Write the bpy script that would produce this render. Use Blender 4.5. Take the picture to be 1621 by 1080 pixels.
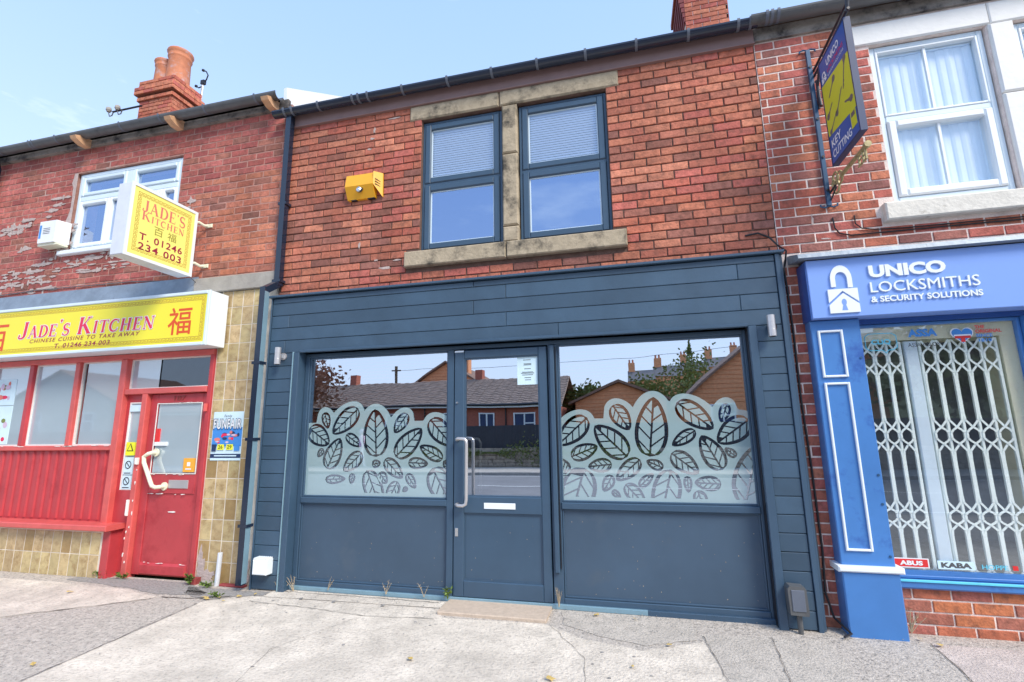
import bpy, math, random
from mathutils import Vector, Matrix, noise
from mathutils.geometry import tessellate_polygon
R = math.radians
random.seed(7)
for o in list(bpy.data.objects): bpy.data.objects.remove(o)
S = bpy.context.scene
COL = S.collection

# ------------------------------------------------------------ camera, sky, sun, exposure
cam = bpy.data.objects.new('camera', bpy.data.cameras.new('camera')); COL.objects.link(cam)
cr = Vector((0.97125855, 0.23761535, -0.01399152)); cu_ = Vector((0.05647845, -0.17295678, 0.98330877)); cf = Vector((-0.23122933, 0.95583727, 0.1814059))
m = Matrix((cr, cu_, -cf)).transposed().to_4x4(); m.translation = Vector((1.575, -4.2, 1.407))
cam.matrix_world = m
cam.data.sensor_width = 36; cam.data.lens = 16.88; cam.data.clip_start = .05; cam.data.clip_end = 2000
S.camera = cam
SUN_EL, SUN_AZ = 43, 38        # degrees above the horizon; degrees in front of the facade, from the right (+X)
w = bpy.data.worlds.new('World'); S.world = w; w.use_nodes = True
nt = w.node_tree; bg = nt.nodes['Background']
sky = nt.nodes.new('ShaderNodeTexSky'); sky.sky_type = 'NISHITA'; sky.sun_disc = False
sky.sun_elevation = R(SUN_EL); sky.sun_rotation = R(90 + SUN_AZ); sky.air_density = 1.0; sky.dust_density = .6; sky.ozone_density = 2.0
tc = nt.nodes.new('ShaderNodeTexCoord'); mp = nt.nodes.new('ShaderNodeMapping'); mp.inputs['Scale'].default_value = (1.2, 1.2, 4.0)
nz = nt.nodes.new('ShaderNodeTexNoise'); nz.inputs['Scale'].default_value = 2.3; nz.inputs['Detail'].default_value = 9; nz.inputs['Roughness'].default_value = .6
rp = nt.nodes.new('ShaderNodeValToRGB'); rp.color_ramp.elements[0].position = .60; rp.color_ramp.elements[1].position = .86
rp.color_ramp.elements[0].color = (0, 0, 0, 1); rp.color_ramp.elements[1].color = (.75, .75, .75, 1)
mx = nt.nodes.new('ShaderNodeMixRGB'); mx.inputs[2].default_value = (4.6, 4.9, 5.2, 1)
nt.links.new(tc.outputs['Generated'], mp.inputs[0]); nt.links.new(mp.outputs[0], nz.inputs[0]); nt.links.new(nz.outputs[0], rp.inputs[0])
veil = nt.nodes.new('ShaderNodeMixRGB'); veil.inputs[0].default_value = .72; veil.inputs[2].default_value = (1.38, 2.2, 3.75, 1)      # thin bright high haze over the blue
nt.links.new(sky.outputs[0], veil.inputs[1]); nt.links.new(rp.outputs[0], mx.inputs[0]); sep = nt.nodes.new('ShaderNodeSeparateXYZ'); inv = nt.nodes.new('ShaderNodeMath'); inv.operation = 'SUBTRACT'; inv.use_clamp = True; inv.inputs[0].default_value = 1; pw = nt.nodes.new('ShaderNodeMath'); pw.operation = 'POWER'; pw.inputs[1].default_value = 2
hz = nt.nodes.new('ShaderNodeMixRGB'); hz.inputs[2].default_value = (2.9, 3.3, 4.0, 1)     # paler towards the horizon
nt.links.new(tc.outputs['Generated'], sep.inputs[0]); nt.links.new(sep.outputs[2], inv.inputs[1]); nt.links.new(inv.outputs[0], pw.inputs[0]); nt.links.new(pw.outputs[0], hz.inputs[0]); nt.links.new(veil.outputs[0], hz.inputs[1]); nt.links.new(hz.outputs[0], mx.inputs[1]); nt.links.new(mx.outputs[0], bg.inputs[0])
bg.inputs[1].default_value = .15
sun = bpy.data.objects.new('sun', bpy.data.lights.new('sun', 'SUN')); COL.objects.link(sun)
sun.data.energy = 1.8; sun.data.angle = R(22); sun.data.color = (1, .91, .78)
sd = Vector((math.cos(R(SUN_EL)) * math.cos(R(SUN_AZ)), -math.cos(R(SUN_EL)) * math.sin(R(SUN_AZ)), math.sin(R(SUN_EL))))
sun.rotation_euler = sd.to_track_quat('Z', 'Y').to_euler(); sun.location = sd * 20
S.view_settings.view_transform = 'Standard'; S.view_settings.look = 'None'; S.view_settings.gamma = 1; S.view_settings.exposure = 1.22
S.view_settings.use_curve_mapping = False

# ------------------------------------------------------------ materials
MATS = {}
def mat(name, col, rough=.6, metal=0., var=.12, vscale=6., bump=0., bscale=60., dark=None, dscale=3., dlo=.55, dhi=.7, spec=.5, src=None, coat=0, low=0., lows=1.1):
    """principled with noise variation; dark = stain colour where a second noise is high"""
    m = bpy.data.materials.new(name); m.use_nodes = True; t = m.node_tree; N = t.nodes; L = t.links
    b = N['Principled BSDF']; b.inputs['Roughness'].default_value = rough; b.inputs['Metallic'].default_value = metal
    b.inputs['Specular IOR Level'].default_value = spec; b.inputs['Coat Weight'].default_value = coat
    tc = N.new('ShaderNodeTexCoord'); geo = N.new('ShaderNodeNewGeometry'); pos = geo.outputs['Position']
    if src == 'object': c = N.new('ShaderNodeObjectInfo').outputs['Color']
    elif src == 'attr':
        a = N.new('ShaderNodeAttribute'); a.attribute_name = 'Col'; c = a.outputs['Color']
    else:
        r = N.new('ShaderNodeRGB'); r.outputs[0].default_value = (*col, 1); c = r.outputs[0]
    n = N.new('ShaderNodeTexNoise'); n.inputs['Scale'].default_value = vscale; n.inputs['Detail'].default_value = 8; n.inputs['Roughness'].default_value = .65
    L.new(pos, n.inputs['Vector'])
    mr = N.new('ShaderNodeMapRange'); mr.inputs[1].default_value = .25; mr.inputs[2].default_value = .75; mr.inputs[3].default_value = 1 - var; mr.inputs[4].default_value = 1 + var
    L.new(n.outputs[0], mr.inputs[0])
    mul = N.new('ShaderNodeVectorMath'); mul.operation = 'SCALE'; L.new(c, mul.inputs[0]); L.new(mr.outputs[0], mul.inputs['Scale'])
    out = mul.outputs[0]
    if low:     # broad weathering patches
        nl = N.new('ShaderNodeTexNoise'); nl.inputs['Scale'].default_value = lows; nl.inputs['Detail'].default_value = 5; mpl = N.new('ShaderNodeMapping'); mpl.inputs['Scale'].default_value = (1.6, 1.6, .7) if not name.endswith('paving') else (1, 1, 1)
        L.new(pos, mpl.inputs[0]); L.new(mpl.outputs[0], nl.inputs['Vector']); ml = N.new('ShaderNodeMapRange'); ml.inputs[1].default_value = .3; ml.inputs[2].default_value = .7; ml.inputs[3].default_value = 1 - low; ml.inputs[4].default_value = 1 + low
        L.new(nl.outputs[0], ml.inputs[0]); m2 = N.new('ShaderNodeVectorMath'); m2.operation = 'SCALE'; L.new(out, m2.inputs[0]); L.new(ml.outputs[0], m2.inputs['Scale']); out = m2.outputs[0]
    if dark is not None:
        n2 = N.new('ShaderNodeTexNoise'); n2.inputs['Scale'].default_value = dscale; n2.inputs['Detail'].default_value = 10; n2.inputs['Roughness'].default_value = .7
        L.new(pos, n2.inputs['Vector'])
        mr2 = N.new('ShaderNodeMapRange'); mr2.inputs[1].default_value = dlo; mr2.inputs[2].default_value = dhi; L.new(n2.outputs[0], mr2.inputs[0])
        mxx = N.new('ShaderNodeMixRGB'); mxx.inputs[2].default_value = (*dark, 1); L.new(mr2.outputs[0], mxx.inputs[0]); L.new(out, mxx.inputs[1]); out = mxx.outputs[0]
    L.new(out, b.inputs['Base Color'])
    if bump:
        n3 = N.new('ShaderNodeTexNoise'); n3.inputs['Scale'].default_value = bscale; n3.inputs['Detail'].default_value = 6; L.new(pos, n3.inputs['Vector'])
        bp = N.new('ShaderNodeBump'); bp.inputs['Strength'].default_value = bump; bp.inputs['Distance'].default_value = .01
        L.new(n3.outputs[0], bp.inputs['Height']); L.new(bp.outputs[0], b.inputs['Normal'])
    MATS[name] = m; return m
def glass(name, fac=.4, tint=(.8, .9, 1), trans=(.85, .92, .95)):
    m = bpy.data.materials.new(name); m.use_nodes = True; t = m.node_tree; N = t.nodes; L = t.links
    N.remove(N['Principled BSDF']); o = N['Material Output']
    g = N.new('ShaderNodeBsdfGlossy'); g.inputs['Roughness'].default_value = 0.0; g.inputs['Color'].default_value = (*tint, 1)
    tr = N.new('ShaderNodeBsdfTransparent'); tr.inputs[0].default_value = (*trans, 1)
    lw = N.new('ShaderNodeLayerWeight'); lw.inputs[0].default_value = .5; fr = N.new('ShaderNodeMath'); fr.operation = 'POWER'; fr.inputs[1].default_value = 5; L.new(lw.outputs['Facing'], fr.inputs[0])
    ad = N.new('ShaderNodeMath'); ad.operation = 'ADD'; ad.use_clamp = True; ad.inputs[1].default_value = fac; L.new(fr.outputs[0], ad.inputs[0])
    nn = N.new('ShaderNodeTexNoise'); nn.inputs['Scale'].default_value = .9; geo = N.new('ShaderNodeNewGeometry'); L.new(geo.outputs['Position'], nn.inputs['Vector'])
    bp = N.new('ShaderNodeBump'); bp.inputs['Strength'].default_value = .10; bp.inputs['Distance'].default_value = .02; L.new(nn.outputs[0], bp.inputs['Height']); L.new(bp.outputs[0], g.inputs['Normal'])
    mx = N.new('ShaderNodeMixShader'); L.new(ad.outputs[0], mx.inputs[0]); L.new(tr.outputs[0], mx.inputs[1]); L.new(g.outputs[0], mx.inputs[2]); L.new(mx.outputs[0], o.inputs[0])
    MATS[name] = m; return m
BRICK = mat('brick_clay', (0, 0, 0), .85, var=.34, vscale=20, bump=.6, bscale=60, dark=(.17, .08, .06), dscale=13, dlo=.49, dhi=.74, src='object', spec=.25, low=.24)
BRICKJ = mat('brick_clay_joined', (0, 0, 0), .85, var=.34, vscale=20, bump=.6, bscale=60, dark=(.17, .08, .06), dscale=13, dlo=.49, dhi=.74, src='attr', spec=.25, low=.24)
MORT_DARK = mat('mortar_dark', (.15, .09, .07), .95, var=.4, vscale=9, bump=.6, bscale=90)  # dark mortar, with the shade of the recessed joints put into its colour
MORT_PALE = mat('mortar_pale', (.80, .68, .62), .95, var=.25, vscale=9, bump=.6, bscale=90)
MORT_RED = mat('mortar_red', (.42, .22, .18), .95, var=.35, vscale=9, bump=.6, bscale=90, dark=(.5, .4, .36), dscale=2, dlo=.56, dhi=.66)
CEMENT = mat('cement_smear', (.48, .39, .36), .95, var=.2, vscale=18, bump=.8, bscale=60)
STONE = mat('sandstone', (.42, .35, .25), .9, var=.25, vscale=12, bump=.5, bscale=45, dark=(.07, .065, .055), dscale=3.2, dlo=.50, dhi=.66, spec=.2)
WHITESTONE = mat('painted_stone', (.80, .80, .78), .7, var=.06, vscale=5, bump=.2, bscale=30, dark=(.5, .52, .42), dscale=5, dlo=.66, dhi=.8)
SILLPALE = mat('weathered_pale_sill', (.72, .69, .62), .85, var=.15, vscale=20, bump=.4, bscale=50, dark=(.45, .42, .36), dscale=12, dlo=.58, dhi=.7)
CLAD = mat('slate_blue_cladding', (.052, .104, .20), .42, var=.16, vscale=2.2, bump=.3, bscale=9, src='object', spec=.5, low=.15)
GREYBLUE = mat('grey_blue_metal', (.044, .086, .140), .38, var=.10, vscale=3, spec=.5)
PANELB = mat('grey_blue_panel', (.050, .088, .138), .50, var=.18, vscale=1.1, dark=(.068, .10, .14), dscale=2.6, dlo=.55, dhi=.72)
TRIML = mat('pale_edge_metal', (.22, .36, .44), .35, metal=.2, var=.12)
UPVC = mat('white_upvc', (.80, .86, .90), .35, var=.03)
UPVCW = mat('blue_tinted_white_upvc', (.66, .78, .86), .35, var=.05)
GUTB = mat('black_gutter_plastic', (.012, .022, .045), .22, var=.1, coat=.3)
GUTG = mat('grey_gutter_plastic', (.10, .105, .11), .35, var=.2, dark=(.05, .05, .05), dscale=4)
CLIP = mat('gutter_clip_grey', (.12, .14, .18), .4)
FASC = mat('brown_fascia', (.25, .16, .15), .55, var=.15, vscale=4)
OLDWOOD = mat('weathered_fascia', (.30, .27, .24), .85, var=.4, vscale=8, bump=.5, bscale=40, dark=(.05, .045, .045), dscale=4, dlo=.45, dhi=.62)
CORB = mat('corbel_timber', (.62, .36, .20), .75, var=.2, vscale=20, bump=.3, bscale=60)
LEAD = mat('lead_flashing', (.22, .27, .33), .5, metal=.25, var=.25, vscale=5, bump=.3, bscale=20, dark=(.16, .19, .24), dscale=4)
CONC = mat('concrete_band', (.36, .34, .31), .9, var=.2, vscale=10, bump=.4)
RED = mat('old_red_paint', (.47, .05, .06), .38, var=.14, vscale=3, bump=.12, bscale=25, dark=(.33, .02, .03), dscale=2.2, dlo=.52, dhi=.7)
REDL = mat('lighter_red_trim', (.62, .11, .10), .4, var=.18, vscale=6, bump=.15, bscale=25, dark=(.8, .55, .5), dscale=30, dlo=.70, dhi=.76)  # lighter red with pale flecks for ledges, rails and some posts
CHIP = mat('chipped_paint_white', (.82, .78, .74), .6, var=.1, vscale=50)
TILE = mat('mottled_beige_tile', (.5, .4, .2), .25, var=.2, vscale=14, dark=(.30, .19, .08), dscale=13, dlo=.47, dhi=.70, src='object', spec=.5)
GROUT = mat('tile_grout', (.66, .60, .50), .9, var=.35, vscale=9)
YEL = mat('yellow_sign_acrylic', (.86, .76, .03), .3, var=.03, vscale=2)
YELP = mat('pale_yellow_acrylic', (.90, .86, .22), .3, var=.03, vscale=2)
ORN = mat('alarm_box_orange', (.85, .42, .02), .35, var=.05)
WHITE = mat('white_plastic', (.80, .82, .84), .35, var=.04)
CREAM = mat('cream_plastic', (.78, .76, .58), .35, var=.04)
DIRTYW = mat('weathered_white_metal', (.66, .70, .76), .5, var=.1, dark=(.3, .25, .22), dscale=14, dlo=.68, dhi=.75)
BLUE = mat('bright_blue_paint', (.06, .20, .50), .38, var=.12, vscale=2, dark=(.03, .10, .36), dscale=3, dlo=.56, dhi=.7)
BLUEL = mat('cornflower_fascia', (.21, .36, .78), .35, var=.05, vscale=1)
BLUED = mat('deep_blue_trim', (.02, .08, .30), .4, var=.1)
MAROON = mat('maroon_ink', (.33, .02, .06), .5, var=.02)
PINKR = mat('crimson_ink', (.75, .02, .09), .5, var=.02)
REDINK = mat('vermilion_ink', (.72, .08, .01), .5, var=.02)
FADER = mat('faded_red_ink', (.72, .20, .16), .5, var=.1)
OLIVE = mat('olive_ink', (.30, .27, .04), .5)
NAVY = mat('navy_ink', (.012, .035, .11), .45)
BLACK = mat('black_plastic', (.015, .015, .02), .4, var=.1)
IRON = mat('wrought_iron_black', (.02, .02, .03), .35, var=.2, bump=.2)
IRONB = mat('blue_black_iron', (.03, .09, .18), .35, var=.25)
BRASS = mat('aged_brass', (.38, .32, .16), .45, metal=.3, var=.4, vscale=30)
STEEL = mat('brushed_steel', (.62, .64, .66), .25, metal=.9, var=.05)
STEELW = mat('satin_steel', (.60, .58, .58), .3, metal=.6, var=.05)
KEYG = mat('key_grey', (.15, .16, .17), .4, metal=.3, var=.3, vscale=60)
GRIL = mat('pale_mint_grille', (.84, .93, .90), .4, var=.08)
CYAN = mat('cyan_ink', (.12, .60, .78), .5); SKYB = mat('blue_ink', (.05, .25, .65), .5); SIGRED = mat('signal_red', (.70, .03, .03), .5); ORANGE = mat('orange_sticker', (.85, .40, .04), .5)
HIVIS = mat('sticker_yellow', (.85, .85, .03), .5); MINT = mat('pale_blue_paper', (.62, .80, .88), .6, var=.06)
POT = mat('terracotta', (.55, .20, .10), .7, var=.2, vscale=9, dark=(.50, .36, .36), dscale=5, dlo=.5, dhi=.65)
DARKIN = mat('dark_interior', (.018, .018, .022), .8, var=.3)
GREYIN = mat('dim_interior', (.10, .12, .14), .8)
BROWNSL = mat('brown_blind_slat', (.30, .13, .06), .5, var=.15)
BLIND = mat('pale_blind', (.68, .80, .95), .6, var=.04)
VBLIND = mat('blue_white_vertical_blind', (.80, .88, .93), .7, var=.04)
def film_mat(name, col, fac, tint=(.9, .95, 1)):
    m = mat(name, col, .5, var=.06, vscale=1.2, spec=.2); N = m.node_tree.nodes; L = m.node_tree.links
    g = N.new('ShaderNodeBsdfGlossy'); g.inputs['Roughness'].default_value = .02; g.inputs['Color'].default_value = (*tint, 1); mx = N.new('ShaderNodeMixShader'); mx.inputs[0].default_value = fac
    L.new(N['Principled BSDF'].outputs[0], mx.inputs[1]); L.new(g.outputs[0], mx.inputs[2]); L.new(mx.outputs[0], N['Material Output'].inputs[0]); return m
FROST = film_mat('frosted_film', (.35, .49, .51), .34); WFILM = film_mat('grey_blue_window_film', (.42, .52, .57), .24)
DUSTY = mat('dusty_brick_paint', (.3, .05, .05), .8, var=.2)
CONCR = mat('pale_concrete_paving', (.64, .575, .49), .95, var=.26, vscale=5, low=.14, lows=1.6, bump=1, bscale=55, dark=(.26, .23, .20), dscale=42, dlo=.50, dhi=.78)
CONCR2 = mat('greyer_concrete_paving', (.52, .47, .41), .92, var=.2, vscale=8, bump=1, bscale=80, dark=(.24, .23, .21), dscale=60, dlo=.50, dhi=.66)
PINKC = mat('pinkish_concrete_paving', (.56, .48, .43), .92, var=.2, vscale=8, bump=1, bscale=80, dark=(.30, .26, .24), dscale=60, dlo=.50, dhi=.68)
ASPH = mat('gravelly_asphalt', (.50, .45, .395), .95, var=.35, vscale=30, bump=1, bscale=80, dark=(.16, .15, .14), dscale=50, dlo=.52, dhi=.66)
ASPHD = mat('patched_asphalt', (.30, .285, .27), .95, var=.4, vscale=45, bump=1, bscale=80, dark=(.38, .36, .34), dscale=70, dlo=.56, dhi=.68)
ROAD = mat('road_asphalt', (.22, .22, .225), .9, var=.2, vscale=1, bump=.5, bscale=100)
PAINT = mat('road_line_white', (.75, .75, .72), .7, var=.1, vscale=20)
GRASSG = mat('ground_grass', (.07, .10, .03), .95, var=.4, vscale=2)
SILLST = mat('threshold_stone', (.52, .42, .33), .9, var=.15, vscale=20, bump=.5)
RTILE = mat('roof_tile_brown', (.24, .14, .10), .85, var=.3, vscale=5, dark=(.10, .08, .07), dscale=3)
RTILE2 = mat('roof_tile_slate', (.14, .14, .15), .8, var=.3, vscale=5)
RTILE3 = mat('roof_tile_grey_brown', (.34, .25, .20), .8, var=.35, vscale=3, dark=(.20, .17, .15), dscale=2)
FARBR = mat('far_house_brick', (.76, .33, .16), .9, var=.2, vscale=8)  # brick colour raised to stand in for sunlight on the fronts
DARKBR = mat('bungalow_brick', (.38, .12, .08), .9, var=.25, vscale=10)
STWALL = mat('dark_garden_stone', (.34, .29, .23), .9, var=.5, vscale=6, bump=.5)
FENCEB = mat('dark_fence_board', (.02, .025, .035), .6, var=.3)
LEAFM = mat('leaf_green', (.17, .21, .06), .7, var=.5, vscale=2)
LEAFA = mat('leaf_autumn', (.34, .19, .14), .7, var=.5, vscale=2)
BARK = mat('bark', (.10, .075, .05), .9, var=.3)
DRYL = mat('dry_leaf', (.50, .36, .12), .8, var=.3, vscale=60)
STRAW = mat('dry_stem', (.50, .40, .26), .8, var=.2)
WEED = mat('weed_green', (.16, .24, .05), .7, var=.3, vscale=30)
SKIN = mat('skin', (.55, .34, .25), .6); LILAC = mat('lilac_hoodie', (.62, .48, .62), .8, var=.06); WTROU = mat('white_trousers', (.75, .75, .78), .8); HAIR = mat('hair_brown', (.08, .05, .03), .7)
GL = glass('shop_glass', .72, (.86, .92, 1)); GLU = glass('upper_window_glass', .55, (.50, .66, .96), (1, 1, 1)); GLB = glass('blind_sash_glass', .22, (.6, .78, 1), (1, 1, 1)); GLK = glass('takeaway_glass', .14); GLR = glass('locksmith_glass', .20, trans=(1, 1, 1)); GLV = glass('blind_window_glass', .22, (.6, .8, 1), (1, 1, 1))

# ------------------------------------------------------------ helpers
class MB:
    def __init__(s): s.v = []; s.f = []; s.c = []
    def add(s, vs, fs, col=None):
        n = len(s.v); s.v += [tuple(v) for v in vs]; s.f += [tuple(i + n for i in f) for f in fs]
        if col is not None: s.c += [col] * len(fs)
        return s
    def box(s, x0, x1, y0, y1, z0, z1, b=0, col=None):
        x0, x1 = sorted((x0, x1)); y0, y1 = sorted((y0, y1)); z0, z1 = sorted((z0, z1))
        if b:   # chamfered front (low y) edge ring
            b = min(b, (x1 - x0) * .3, (z1 - z0) * .3, (y1 - y0) * .5)
            vs = [(x0, y1, z0), (x1, y1, z0), (x1, y1, z1), (x0, y1, z1), (x0, y0 + b, z0), (x1, y0 + b, z0), (x1, y0 + b, z1), (x0, y0 + b, z1),
                  (x0 + b, y0, z0 + b), (x1 - b, y0, z0 + b), (x1 - b, y0, z1 - b), (x0 + b, y0, z1 - b)]
            fs = [(0, 3, 2, 1)] + [(i, (i + 1) % 4, 4 + (i + 1) % 4, 4 + i) for i in range(4)] + [(4 + i, 4 + (i + 1) % 4, 8 + (i + 1) % 4, 8 + i) for i in range(4)] + [(8, 9, 10, 11)]
            return s.add(vs, fs, col)
        return s.add([(x0, y0, z0), (x1, y0, z0), (x1, y1, z0), (x0, y1, z0), (x0, y0, z1), (x1, y0, z1), (x1, y1, z1), (x0, y1, z1)],
                     [(0, 3, 2, 1), (4, 5, 6, 7), (0, 1, 5, 4), (1, 2, 6, 5), (2, 3, 7, 6), (3, 0, 4, 7)], col)
    def tube(s, pts, r, n=8, caps=True):
        pts = [Vector(p) for p in pts]; rs = r if isinstance(r, (list, tuple)) else [r] * len(pts); rings = []
        d0 = (pts[1] - pts[0]).normalized(); up = Vector((0, 0, 1)) if abs(d0.z) < .9 else Vector((0, 1, 0)); a = d0.cross(up).normalized()
        for i, p in enumerate(pts):
            d = ((pts[min(i + 1, len(pts) - 1)] - p).normalized() + (p - pts[max(i - 1, 0)]).normalized())
            if d.length < 1e-6: d = d0.copy()
            d.normalize(); a = (a - d * a.dot(d)); a = a.normalized() if a.length > 1e-5 else d.orthogonal().normalized(); b = d.cross(a)
            rings.append([p + (a * math.cos(2 * math.pi * k / n) + b * math.sin(2 * math.pi * k / n)) * rs[i] for k in range(n)])
        vs = [v for ring in rings for v in ring]; fs = []
        for i in range(len(pts) - 1):
            for k in range(n): fs.append((i * n + k, i * n + (k + 1) % n, (i + 1) * n + (k + 1) % n, (i + 1) * n + k))
        if caps: fs += [tuple(range(n))[::-1], tuple(range((len(pts) - 1) * n, len(pts) * n))]
        return s.add(vs, fs)
    def prism(s, poly, d0, d1, f):
        """poly = 2D outline, f(u, v, d) -> 3D point, extruded d0..d1"""
        n = len(poly); tri = tessellate_polygon([[Vector((u, v, 0)) for u, v in poly]])
        vs = [f(u, v, d0) for u, v in poly] + [f(u, v, d1) for u, v in poly]
        fs = [t for t in tri] + [tuple(n + i for i in t[::-1]) for t in tri] + [(i, (i + 1) % n, n + (i + 1) % n, n + i) for i in range(n)]
        return s.add(vs, fs)
    def lathe(s, prof, c, n=20, f=lambda x, y, z: (x, y, z)):
        vs = []; fs = []
        for r, z in prof:
            for k in range(n):
                a = 2 * math.pi * k / n; vs.append(f(c[0] + r * math.cos(a), c[1] + r * math.sin(a), c[2] + z))
        for i in range(len(prof) - 1):
            for k in range(n): fs.append((i * n + k, i * n + (k + 1) % n, (i + 1) * n + (k + 1) % n, (i + 1) * n + k))
        fs += [tuple(range(n))[::-1], tuple(range((len(prof) - 1) * n, len(prof) * n))]
        return s.add(vs, fs)
    def build(s, name, m, parent=None, kind=None, label=None, smooth=False, fix=True):
        off = Vector((0, 0, 0)); p = parent
        while p: off += p.location; p = p.parent
        me = bpy.data.meshes.new(name); me.from_pydata([tuple(Vector(v) - off) for v in s.v], [], s.f); 
        if fix:
            import bmesh
            bm = bmesh.new(); bm.from_mesh(me); bmesh.ops.recalc_face_normals(bm, faces=bm.faces); bm.to_mesh(me); bm.free()
        if s.c:
            ca = me.color_attributes.new('Col', 'FLOAT_COLOR', 'CORNER'); i = 0
            for pl in me.polygons:
                for li in pl.loop_indices: ca.data[li].color = (*s.c[pl.index], 1)
        me.materials.append(m); me.update()
        if smooth:
            for pl in me.polygons: pl.use_smooth = True
        o = bpy.data.objects.new(name, me); COL.objects.link(o)
        if parent: o.parent = parent
        if kind: o['kind'] = kind
        if label: o['label'] = label
        return o
def thing(name, label, cat, loc, group=None):
    o = bpy.data.objects.new(name, None); COL.objects.link(o); o.location = loc; o.empty_display_size = .1
    o['label'] = label; o['category'] = cat
    if group: o['group'] = group
    return o
def tag(o, label, cat, group=None):
    o['label'] = label; o['category'] = cat
    if group: o['group'] = group
    return o
def bx(name, m, parent, *a, **k):
    kk = {q: k.pop(q) for q in ('kind', 'label') if q in k}
    return MB().box(*a, **k).build(name, m, parent, **kk)
def frame(mb, x0, x1, z0, z1, wd, y0, y1, b=.004):
    mb.box(x0, x0 + wd, y0, y1, z0, z1, b); mb.box(x1 - wd, x1, y0, y1, z0, z1, b)
    mb.box(x0 + wd, x1 - wd, y0, y1, z1 - wd, z1, b); mb.box(x0 + wd, x1 - wd, y0, y1, z0, z0 + wd, b); return mb
def sheet(name, m, parent, x0, x1, z0, z1, y, kind=None):
    return MB().add([(x0, y, z0), (x1, y, z0), (x1, y, z1), (x0, y, z1)], [(0, 1, 2, 3)]).build(name, m, parent, kind=kind, fix=False)
def front(y):        # plane facing -Y
    return lambda u, v, d=0: (u, y - d, v)
def faceX(x, s, y0):    # plane facing +-X: u measured along -y*s from y0
    return lambda u, v, d=0: (x + s * d, y0 + (u if s > 0 else -u), v)

# -- text -> mesh
def text_geo(s, bold=0., shear=0., spacing=1., extrude=0.):
    cu = bpy.data.curves.new('t', 'FONT'); cu.body = s; cu.offset = bold; cu.shear = shear; cu.space_character = spacing; cu.extrude = extrude; cu.resolution_u = 3
    o = bpy.data.objects.new('t', cu); COL.objects.link(o); dg = bpy.context.evaluated_depsgraph_get(); dg.update()
    me = bpy.data.meshes.new_from_object(o.evaluated_get(dg)); vs = [tuple(v.co) for v in me.vertices]; fs = [tuple(p.vertices) for p in me.polygons]
    bpy.data.objects.remove(o); bpy.data.curves.remove(cu); bpy.data.meshes.remove(me); return vs, fs
def text(name, s, box, f, m, parent, bold=0., shear=0., spacing=1., depth=0., grow=0, **k):
    """fit the words s into box (u0, v0, u1, v1) on the plane f"""
    vs, fs = text_geo(s, bold, shear, spacing, .1 if depth else 0)
    a = min(v[0] for v in vs); b = max(v[0] for v in vs); c = min(v[1] for v in vs); d = max(v[1] for v in vs)
    u0, v0, u1, v1 = box; u0 -= grow; v0 -= grow; u1 += grow; v1 += grow
    out = [f(u0 + (v[0] - a) / (b - a) * (u1 - u0), v0 + (v[1] - c) / (d - c) * (v1 - v0), (depth if v[2] > 0 else 0)) for v in vs]
    return MB().add(out, fs).build(name, m, parent, fix=bool(depth), **k)

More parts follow.
